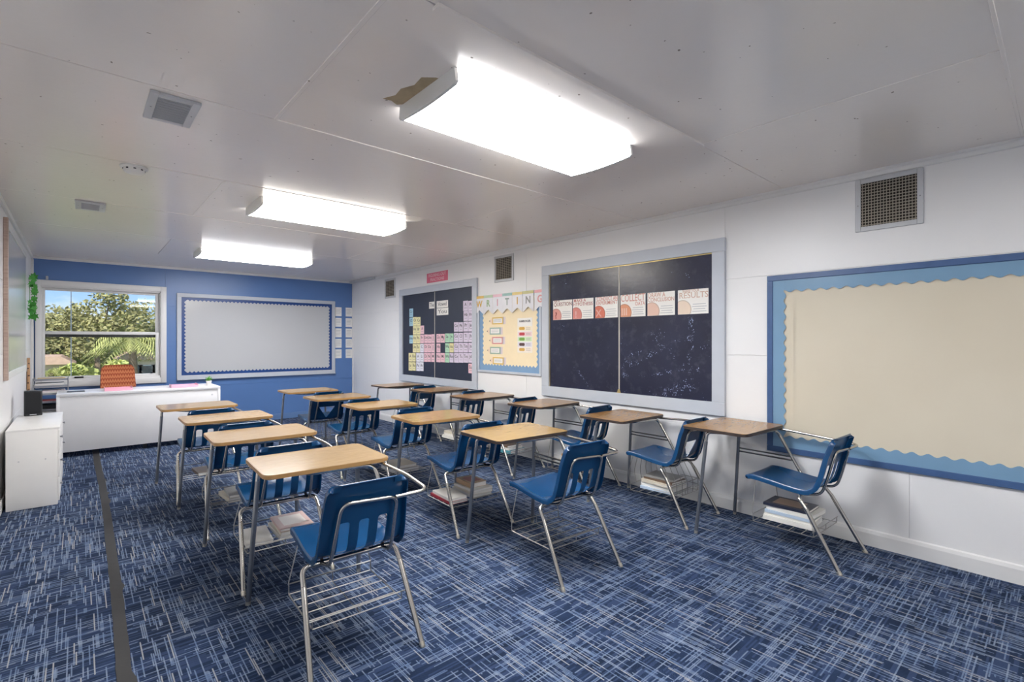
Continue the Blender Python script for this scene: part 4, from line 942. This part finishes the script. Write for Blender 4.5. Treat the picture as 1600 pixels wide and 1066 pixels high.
# orange office chair
t = thing('office_chair', 'orange patterned office chair behind the white teacher desk', 'chair', (0.43, 8.93, 0), 0.12)
bm = bmesh.new(); nx, nz = 14, 12; fv, bv = [], []
for j in range(nz + 1):
    z = 0.56 + 0.50 * j / nz; a, b_ = [], []
    for i in range(nx + 1):
        u = -1 + 2 * i / nx; w = 0.205 - 0.02 * (j / nz) - (0.04 * max(0, (j - nz + 1.5) / 1.5) ** 2)
        y = 0.03 * u * u * -1 + 0.10 * (j / nz) - (0.03 * max(0, (j - nz + 2) / 2) ** 2)
        a.append(bm.verts.new((u * w, y - 0.03, z + (0.004 * (1 - u * u))))); b_.append(bm.verts.new((u * w, y + 0.025, z)))
    fv.append(a); bv.append(b_)
for j in range(nz):
    for i in range(nx):
        bm.faces.new((fv[j][i], fv[j][i + 1], fv[j + 1][i + 1], fv[j + 1][i])); bm.faces.new((bv[j][i], bv[j + 1][i], bv[j + 1][i + 1], bv[j][i + 1]))
    bm.faces.new((fv[j][0], fv[j + 1][0], bv[j + 1][0], bv[j][0])); bm.faces.new((fv[j][nx], bv[j][nx], bv[j + 1][nx], fv[j + 1][nx]))
for i in range(nx):
    bm.faces.new((fv[0][i], bv[0][i], bv[0][i + 1], fv[0][i + 1])); bm.faces.new((fv[nz][i], fv[nz][i + 1], bv[nz][i + 1], bv[nz][i]))
obj('backrest', bm, M['orange'], t, ang=60)
obj('seat', B(-0.23, 0.23, -0.36, 0.06, 0.43, 0.50, bev=0.025, seg=3), M['orange'], t)
obj('back_bar', TB([(0, -0.08, 0.42), (0, 0.075, 0.42), (0, 0.10, 0.68)], 0.016, 10, fr=0.06), M['black'], t)
obj('gas_column', lathe(bmesh.new(), [(0.028, 0.09), (0.028, 0.25), (0.018, 0.26), (0.018, 0.43)], 14, 0, -0.13), M['black'], t)
for k in range(5):
    a = 2 * PI * k / 5 + 0.3; c, s = math.cos(a), math.sin(a)
    l = obj('base_leg', TB([(0, -0.13, 0.11), (c * 0.25, -0.13 + s * 0.25, 0.075)], [0.022, 0.014], 10), M['black'], t)
    b = lathe(bmesh.new(), [(0.010, -0.02), (0.027, -0.018), (0.027, 0.018), (0.010, 0.02)], 14)
    for v in b.verts: v.co = Vector((c * 0.25 + v.co.z * s + v.co.x * c, -0.13 + s * 0.25 + v.co.x * s - v.co.z * c, 0.0275 + v.co.y))
    obj('caster', b, M['black'], l)
# things on the desk
def tray(x, y, w, d, label):
    t = thing('desk_tray', label, 'tray', (x, y, DZ), 0.0, 'pink trays on the teacher desk')
    obj('base', B(-w / 2, w / 2, -d / 2, d / 2, 0.0006, 0.005, bev=0.001), M['pink'], t)
    for a in ((-w / 2, w / 2, -d / 2, -d / 2 + 0.005, 0.034), (-w / 2, w / 2, d / 2 - 0.005, d / 2, 0.034), (-w / 2, -w / 2 + 0.005, -d / 2 + 0.005, d / 2 - 0.005, 0.045), (w / 2 - 0.005, w / 2, -d / 2 + 0.005, d / 2 - 0.005, 0.045)):
        obj('side_wall', B(a[0], a[1], a[2], a[3], 0.005, a[4], bev=0.001, seg=1), M['pink'], t, smooth=False)
tray(0.392, 8.18, 0.28, 0.22, 'pink plastic tray on the desk in front of the orange chair')
tray(1.10, 8.13, 0.31, 0.22, 'pink plastic tray on the desk beside the small potted plant')
t = thing('potted_plant', 'small green plant in a white pot on the desk corner', 'plant', (1.405, 8.16, DZ))
obj('pot', lathe(bmesh.new(), [(0.026, 0.0006), (0.036, 0.068), (0.038, 0.070), (0.034, 0.071), (0.032, 0.060), (0.001, 0.058)], 18), M['plastic_white'], t)
rp = random.Random(2); bl = []
bm = bmesh.new(); bm.faces.new([bm.verts.new(p) for p in ((0, 0, 0), (0.006, 0.02, 0.002), (0.004, 0.05, 0), (0, 0.062, -0.006), (-0.004, 0.05, 0), (-0.006, 0.02, 0.002))])
lm = to_mesh(bm, 'leaf', M['green2'])
for i in range(34):
    o = place('leaf', lm, t, (rp.uniform(-0.012, 0.012), rp.uniform(-0.012, 0.012), 0.060)); o.rotation_euler = (rp.uniform(0.4, 1.5), 0, rp.uniform(0, 6.28)); s = rp.uniform(0.9, 1.35); o.scale = (s, s, s)
t = thing('tablet', 'flat dark grey tablet lying on the left end of the desk', 'tablet', (-0.02, 8.27, DZ))
obj('body', B(-0.085, 0.085, -0.07, 0.07, 0.0006, 0.010, bev=0.003), flat(70, 72, 78, 0.4), t)
obj('screen', B(-0.078, 0.078, -0.063, 0.063, 0.010, 0.0106), flat(90, 92, 98, 0.25), t, smooth=False)
# white storage cabinet
t = thing('storage_cabinet', 'low white storage cabinet against the left wall', 'cabinet', (-0.283, 6.335, 0))
obj('body', B(-0.162, 0.152, -0.585, 0.585, 0.0004, 0.648, bev=0.002), M['cab_white'], t)
obj('top', B(-0.162, 0.166, -0.587, 0.587, 0.648, 0.664, bev=0.002), M['cab_white'], t)
for i in range(3):
    z0 = 0.03 + i * 0.203
    for yy in (-0.292, 0.292):
        d = obj('drawer', B(0.1525, 0.164, yy - 0.286, yy + 0.286, z0, z0 + 0.196, bev=0.002), M['cab_white'], t)
        for q in (-0.2,) if yy < 0 else (0.2,):
            obj('knob', lathe(bmesh.new(), [(0.007, 0), (0.006, 0.008), (0.011, 0.014), (0.010, 0.018), (0.003, 0.020)], 12), M['leg_grey'], d, (0.164, yy + q, z0 + 0.13), (0, PI / 2, 0))
for z in (0.40, 0.40): pass
for dy in (-0.09, 0.09): obj('cam_cover', lathe(bmesh.new(), [(0.006, 0), (0.006, 0.001), (0.002, 0.0015)], 10), M['vent'], t, (dy * 0.9 - 0.005, -0.585, 0.40), (PI / 2, 0, 0))
t = thing('speaker', 'black box speaker standing on the white storage cabinet', 'speaker', (-0.335, 6.82, 0.664), 0.05)
obj('cabinet_shell', B(-0.066, 0.066, -0.07, 0.07, 0.0005, 0.243, bev=0.006), M['black'], t)
obj('grille_cloth', B(-0.056, 0.056, -0.0745, -0.0695, 0.022, 0.232, bev=0.003), M['black_cloth'], t)
obj('badge', B(-0.024, 0.024, -0.0715, -0.0695, 0.008, 0.016), M['vent'], t, smooth=False)
# low stand, letter rack and papers behind the cabinet
t = thing('low_stand', 'low white stand under the letter rack in the corner', 'stand', (-0.262, 8.85, 0))
obj('top', B(-0.205, 0.195, -0.20, 0.20, 0.47, 0.492, bev=0.002), M['desk_white'], t)
for sx in (-0.185, 0.175):
    for sy in (-0.18, 0.18): obj('leg', B(sx - 0.016, sx + 0.016, sy - 0.016, sy + 0.016, 0.0004, 0.47), M['desk_white'], t, smooth=False)
t = thing('letter_rack', 'grey wire letter rack with four tiers behind the speaker', 'letter rack', (-0.265, 8.85, 0.492))
for sx in (-0.165, 0.165):
    for sy in (-0.15, 0.15): obj('post', TB([(sx, sy, 0.0006), (sx, sy, 0.43)], 0.005, 8), M['grey_metal'], t)
TZ = (0.012, 0.115, 0.215, 0.315, 0.40)
for z in TZ:
    b = B(-0.16, 0.16, -0.145, 0.145, z, z + 0.004); box(b, -0.165, 0.165, -0.152, -0.148, z - 0.004, z + 0.022); box(b, -0.165, -0.161, -0.15, 0.15, z - 0.004, z + 0.022); box(b, 0.161, 0.165, -0.15, 0.15, z - 0.004, z + 0.022)
    obj('tier', b, M['grey_metal'], t, smooth=False)
for i, (nm, col, h, lab, cat) in enumerate((('binder', (40, 42, 50), 0.07, 'black binder on the lowest tier of the letter rack', 'binder'), ('folder_stack', (214, 60, 70), 0.022, 'red-edged folder stack on the second tier of the letter rack', 'folders'), ('paper_stack', (222, 212, 218), 0.05, 'white paper stack on the third tier of the letter rack', 'paper'), ('paper_stack', (226, 226, 228), 0.045, 'white paper stack below the top tier of the letter rack', 'paper'), ('folder_stack', (214, 176, 110), 0.020, 'manila folder stack on top of the letter rack', 'folders'))):
    p = thing(nm, lab, cat, (-0.265 + 0.008 * (-1) ** i, 8.845, 0.492 + TZ[i] + 0.004), 0.03 * (-1) ** i)
    n = 3
    for q in range(n): obj('sheet_layer' if nm != 'binder' else 'cover', B(-0.145 + 0.004 * q, 0.14 - 0.005 * q, -0.135, 0.13, 0.0006 + h * q / n, h * (q + 0.92) / n, bev=0.001, seg=1), flat(*(col if q != 1 or nm == 'binder' else (228, 226, 222))), p, smooth=False)
t = thing('wooden_strip', 'upright raw wooden strip with dark knots in the window corner', 'wooden strip', (-0.462, 8.58, 0))
obj('board', B(-0.012, 0.012, -0.03, 0.03, 0.0004, 1.19, bev=0.002), M['raw_wood'], t)
obj('back_board', B(-0.016, -0.012, -0.045, 0.02, 0.0004, 1.02, bev=0.001), flat(96, 70, 52), t)
kn = to_mesh(lathe(bmesh.new(), [(0.009, 0), (0.008, 0.001), (0.002, 0.0015)], 10), 'knot', flat(90, 60, 44))
for z in (0.80, 0.88, 0.97, 1.06, 1.12): place('knot', kn, t, (0.004 * math.sin(z * 40), -0.030, z), (PI / 2, 0, 0))

# ================================================================== outside the window
GZ = -2.8
struct(obj('ground', B(-900, 900, YB + 3, 1800, GZ - 0.3, GZ), pmat('lawn', rgb(96, 120, 60), 0.95, var=0.25, scale=1.5)))
leafm = {k: pmat('leaf_' + k, rgb(*c), 0.7, var=0.35, scale=0.9) for k, c in (('olive', (150, 146, 98)), ('deep', (124, 130, 88)), ('light', (170, 176, 104)), ('palm', (158, 160, 96)))}
M['bark'] = pmat('grey_bark', rgb(120, 104, 88), 0.9, var=0.2)
def tree(x, y, r, zc, rz, col, label, n=3600, seed=1, sz=0.42):
    t = thing('tree', label, 'tree', (x, y, GZ), 0, 'trees beyond the window')
    q = random.Random(seed); b = bmesh.new()
    blobs = [(Vector((q.gauss(0, 0.5) * r, q.gauss(0, 0.4) * r, zc - GZ + q.gauss(0, 0.42) * rz)), q.uniform(0.35, 0.62)) for _ in range(11)]
    for _ in range(n):
        c, s = q.choice(blobs); d = Vector((q.gauss(0, 1), q.gauss(0, 1), q.gauss(0, 1))).normalized() * (q.random() ** 0.4)
        p = c + Vector((d.x * r * s, d.y * r * s, d.z * rz * s)); a = Vector((q.gauss(0, 1), q.gauss(0, 1), q.gauss(0, 0.6))).normalized(); e_ = a.cross(Vector((q.gauss(0, 1), q.gauss(0, 1), q.gauss(0, 1)))).normalized()
        k = sz * q.uniform(0.5, 1.1)
        b.faces.new([b.verts.new(p + a * k * u + e_ * k * 0.5 * v) for u, v in ((-0.5, 0), (0, -0.5), (0.5, 0), (0, 0.5))])
    me = bpy.data.meshes.new('foliage'); b.to_mesh(me); b.free(); me.materials.append(leafm[col]); place('foliage', me, t)
    obj('trunk', TB([(0, 0, 0), (0.1, 0, (zc - GZ) * 0.5), (0.0, 0.1, zc - GZ)], [0.24, 0.18, 0.08], 8), M['bark'], t)
    for k in range(3): obj('branch', TB([(0.05, 0, (zc - GZ) * (0.55 + 0.1 * k)), (blobs[k][0].x, blobs[k][0].y, blobs[k][0].z)], [0.10, 0.04], 6), M['bark'], t)
for i, (x, y, r, zc, rz, col, lab) in enumerate(((-2.06, 58, 3.2, 2.2, 2.0, 'olive', 'olive green tree at the left edge of the window view'), (-0.59, 58, 2.6, 1.6, 1.5, 'deep', 'dark green tree behind the utility pole'), (1.0, 48, 3.0, 1.7, 1.9, 'olive', 'broad olive tree in the middle of the window view'),
        (2.89, 68, 3.6, 2.0, 2.2, 'deep', 'tall dark tree behind the palm'), (4.22, 54, 3.6, 2.4, 2.3, 'olive', 'tall olive tree at the right edge of the window view'), (0.64, 36, 1.5, -0.9, 1.1, 'light', 'low bright green bush tree below the window rail'), (0.94, 26, 1.0, -1.1, 0.9, 'light', 'low light green shrub tree left of the palm'), (-1.79, 78, 6.0, 1.2, 2.0, 'deep', 'dark low tree behind the small house'), (5.87, 84, 7.5, 1.4, 2.4, 'deep', 'wide dark tree far behind the palm'), (0.15, 66, 4.0, -0.4, 1.3, 'olive', 'low olive tree between the two houses'), (1.94, 60, 3.0, -0.5, 1.3, 'light', 'low pale green tree between pole and palm'), (6.58, 76, 5.0, 0.0, 1.6, 'olive', 'low far tree at the right window edge'))):
    tree(x, y, r, zc, rz, col, lab, seed=20 + i)
def palm(x, y, zc, L, nfr, label, seed):
    t = thing('palm_tree', label, 'palm tree', (x, y, GZ), 0, 'palm trees beyond the window'); q = random.Random(seed); hz = zc - GZ
    obj('trunk', TB([(0, 0, 0), (0.1, 0, hz * 0.5), (0, 0, hz)], [0.22, 0.17, 0.15], 10), M['bark'], t)
    for k in range(nfr):
        b = bmesh.new(); a = 2 * PI * k / nfr + q.uniform(-0.2, 0.2); up = q.uniform(-0.1, 1.0); c, s = math.cos(a), math.sin(a); prev = None
        for i in range(31):
            f = i / 30; rr = L * f * (1 - 0.25 * f * max(0, up)); z = hz + L * (up * f - (0.55 + up * 0.6) * f * f)
            p = Vector((c * rr, s * rr, z))
            if prev is not None and i % 2:
                for sg in (-1, 1):
                    ll = L * 0.26 * math.sin(PI * min(1, f * 0.9 + 0.12)); dirn = Vector((-s * sg, c * sg, -0.9 + q.uniform(-0.3, 0.3))).normalized(); ll *= q.uniform(0.7, 1.15); o_ = p + dirn * ll + (p - prev).normalized() * ll * 0.5
                    b.faces.new([b.verts.new(v) for v in (prev, p, o_)])
            prev = p
        obj('frond', b, leafm['palm'], t, smooth=False)
palm(1.82, 28, 1.35, 2.0, 34, 'large palm tree with drooping fronds at the window right', 4)
palm(-1.13, 36, -0.3, 1.5, 16, 'small palm tree in front of the low house', 9)
def house(x0, x1, y, zt, label, wallc, seed):
    t = thing('house', label, 'house', ((x0 + x1) / 2, y + 3, GZ), 0, 'low houses beyond the window'); w = (x1 - x0) / 2; hz = zt - GZ
    obj('wall', B(-w, w, -3, 3, 0, hz), pmat('stucco_wall', rgb(*wallc), 0.9, var=0.05), t, smooth=False)
    r = prism(bmesh.new(), [(-w - 0.5, hz), (w + 0.5, hz), (w - 0.3, hz + 0.55), (-w + 0.3, hz + 0.55)], -3.5, 3.5)
    for v in r.verts: v.co = Vector((v.co.x, v.co.z, v.co.y))
    obj('roof', r, pmat('pink_roof_tile', rgb(190, 160, 142), 0.9, var=0.1, scale=4), t, smooth=False)
    for k in range(3):
        xx = -w + (2 * w) * (k + 0.6) / 3.2
        f = obj('window', B(xx - 0.6, xx + 0.6, -3.06, -3.0, hz - 1.9, hz - 0.45), M['trim'], t, smooth=False)
        obj('pane', B(xx - 0.52, xx + 0.52, -3.075, -3.06, hz - 1.82, hz - 0.53), flat(80, 84, 92, 0.2), f, smooth=False)
house(-2.25, -0.6, 46, -0.2, 'low peach house with a flat pink roof at the window left', (226, 196, 176), 1)
house(2.84, 5.63, 50, -0.1, 'low cream house half hidden behind the large palm', (226, 204, 186), 2)
t = thing('utility_pole', 'thin pale utility pole standing beyond the window', 'pole', (-0.19, 24, GZ))
obj('shaft', TB([(0, 0, 0), (0, 0, 6.3)], [0.018, 0.014], 8), M['leg_grey'], t)
obj('cap', lathe(bmesh.new(), [(0.028, 6.3), (0.028, 6.36), (0.01, 6.38)], 8), M['vent'], t)
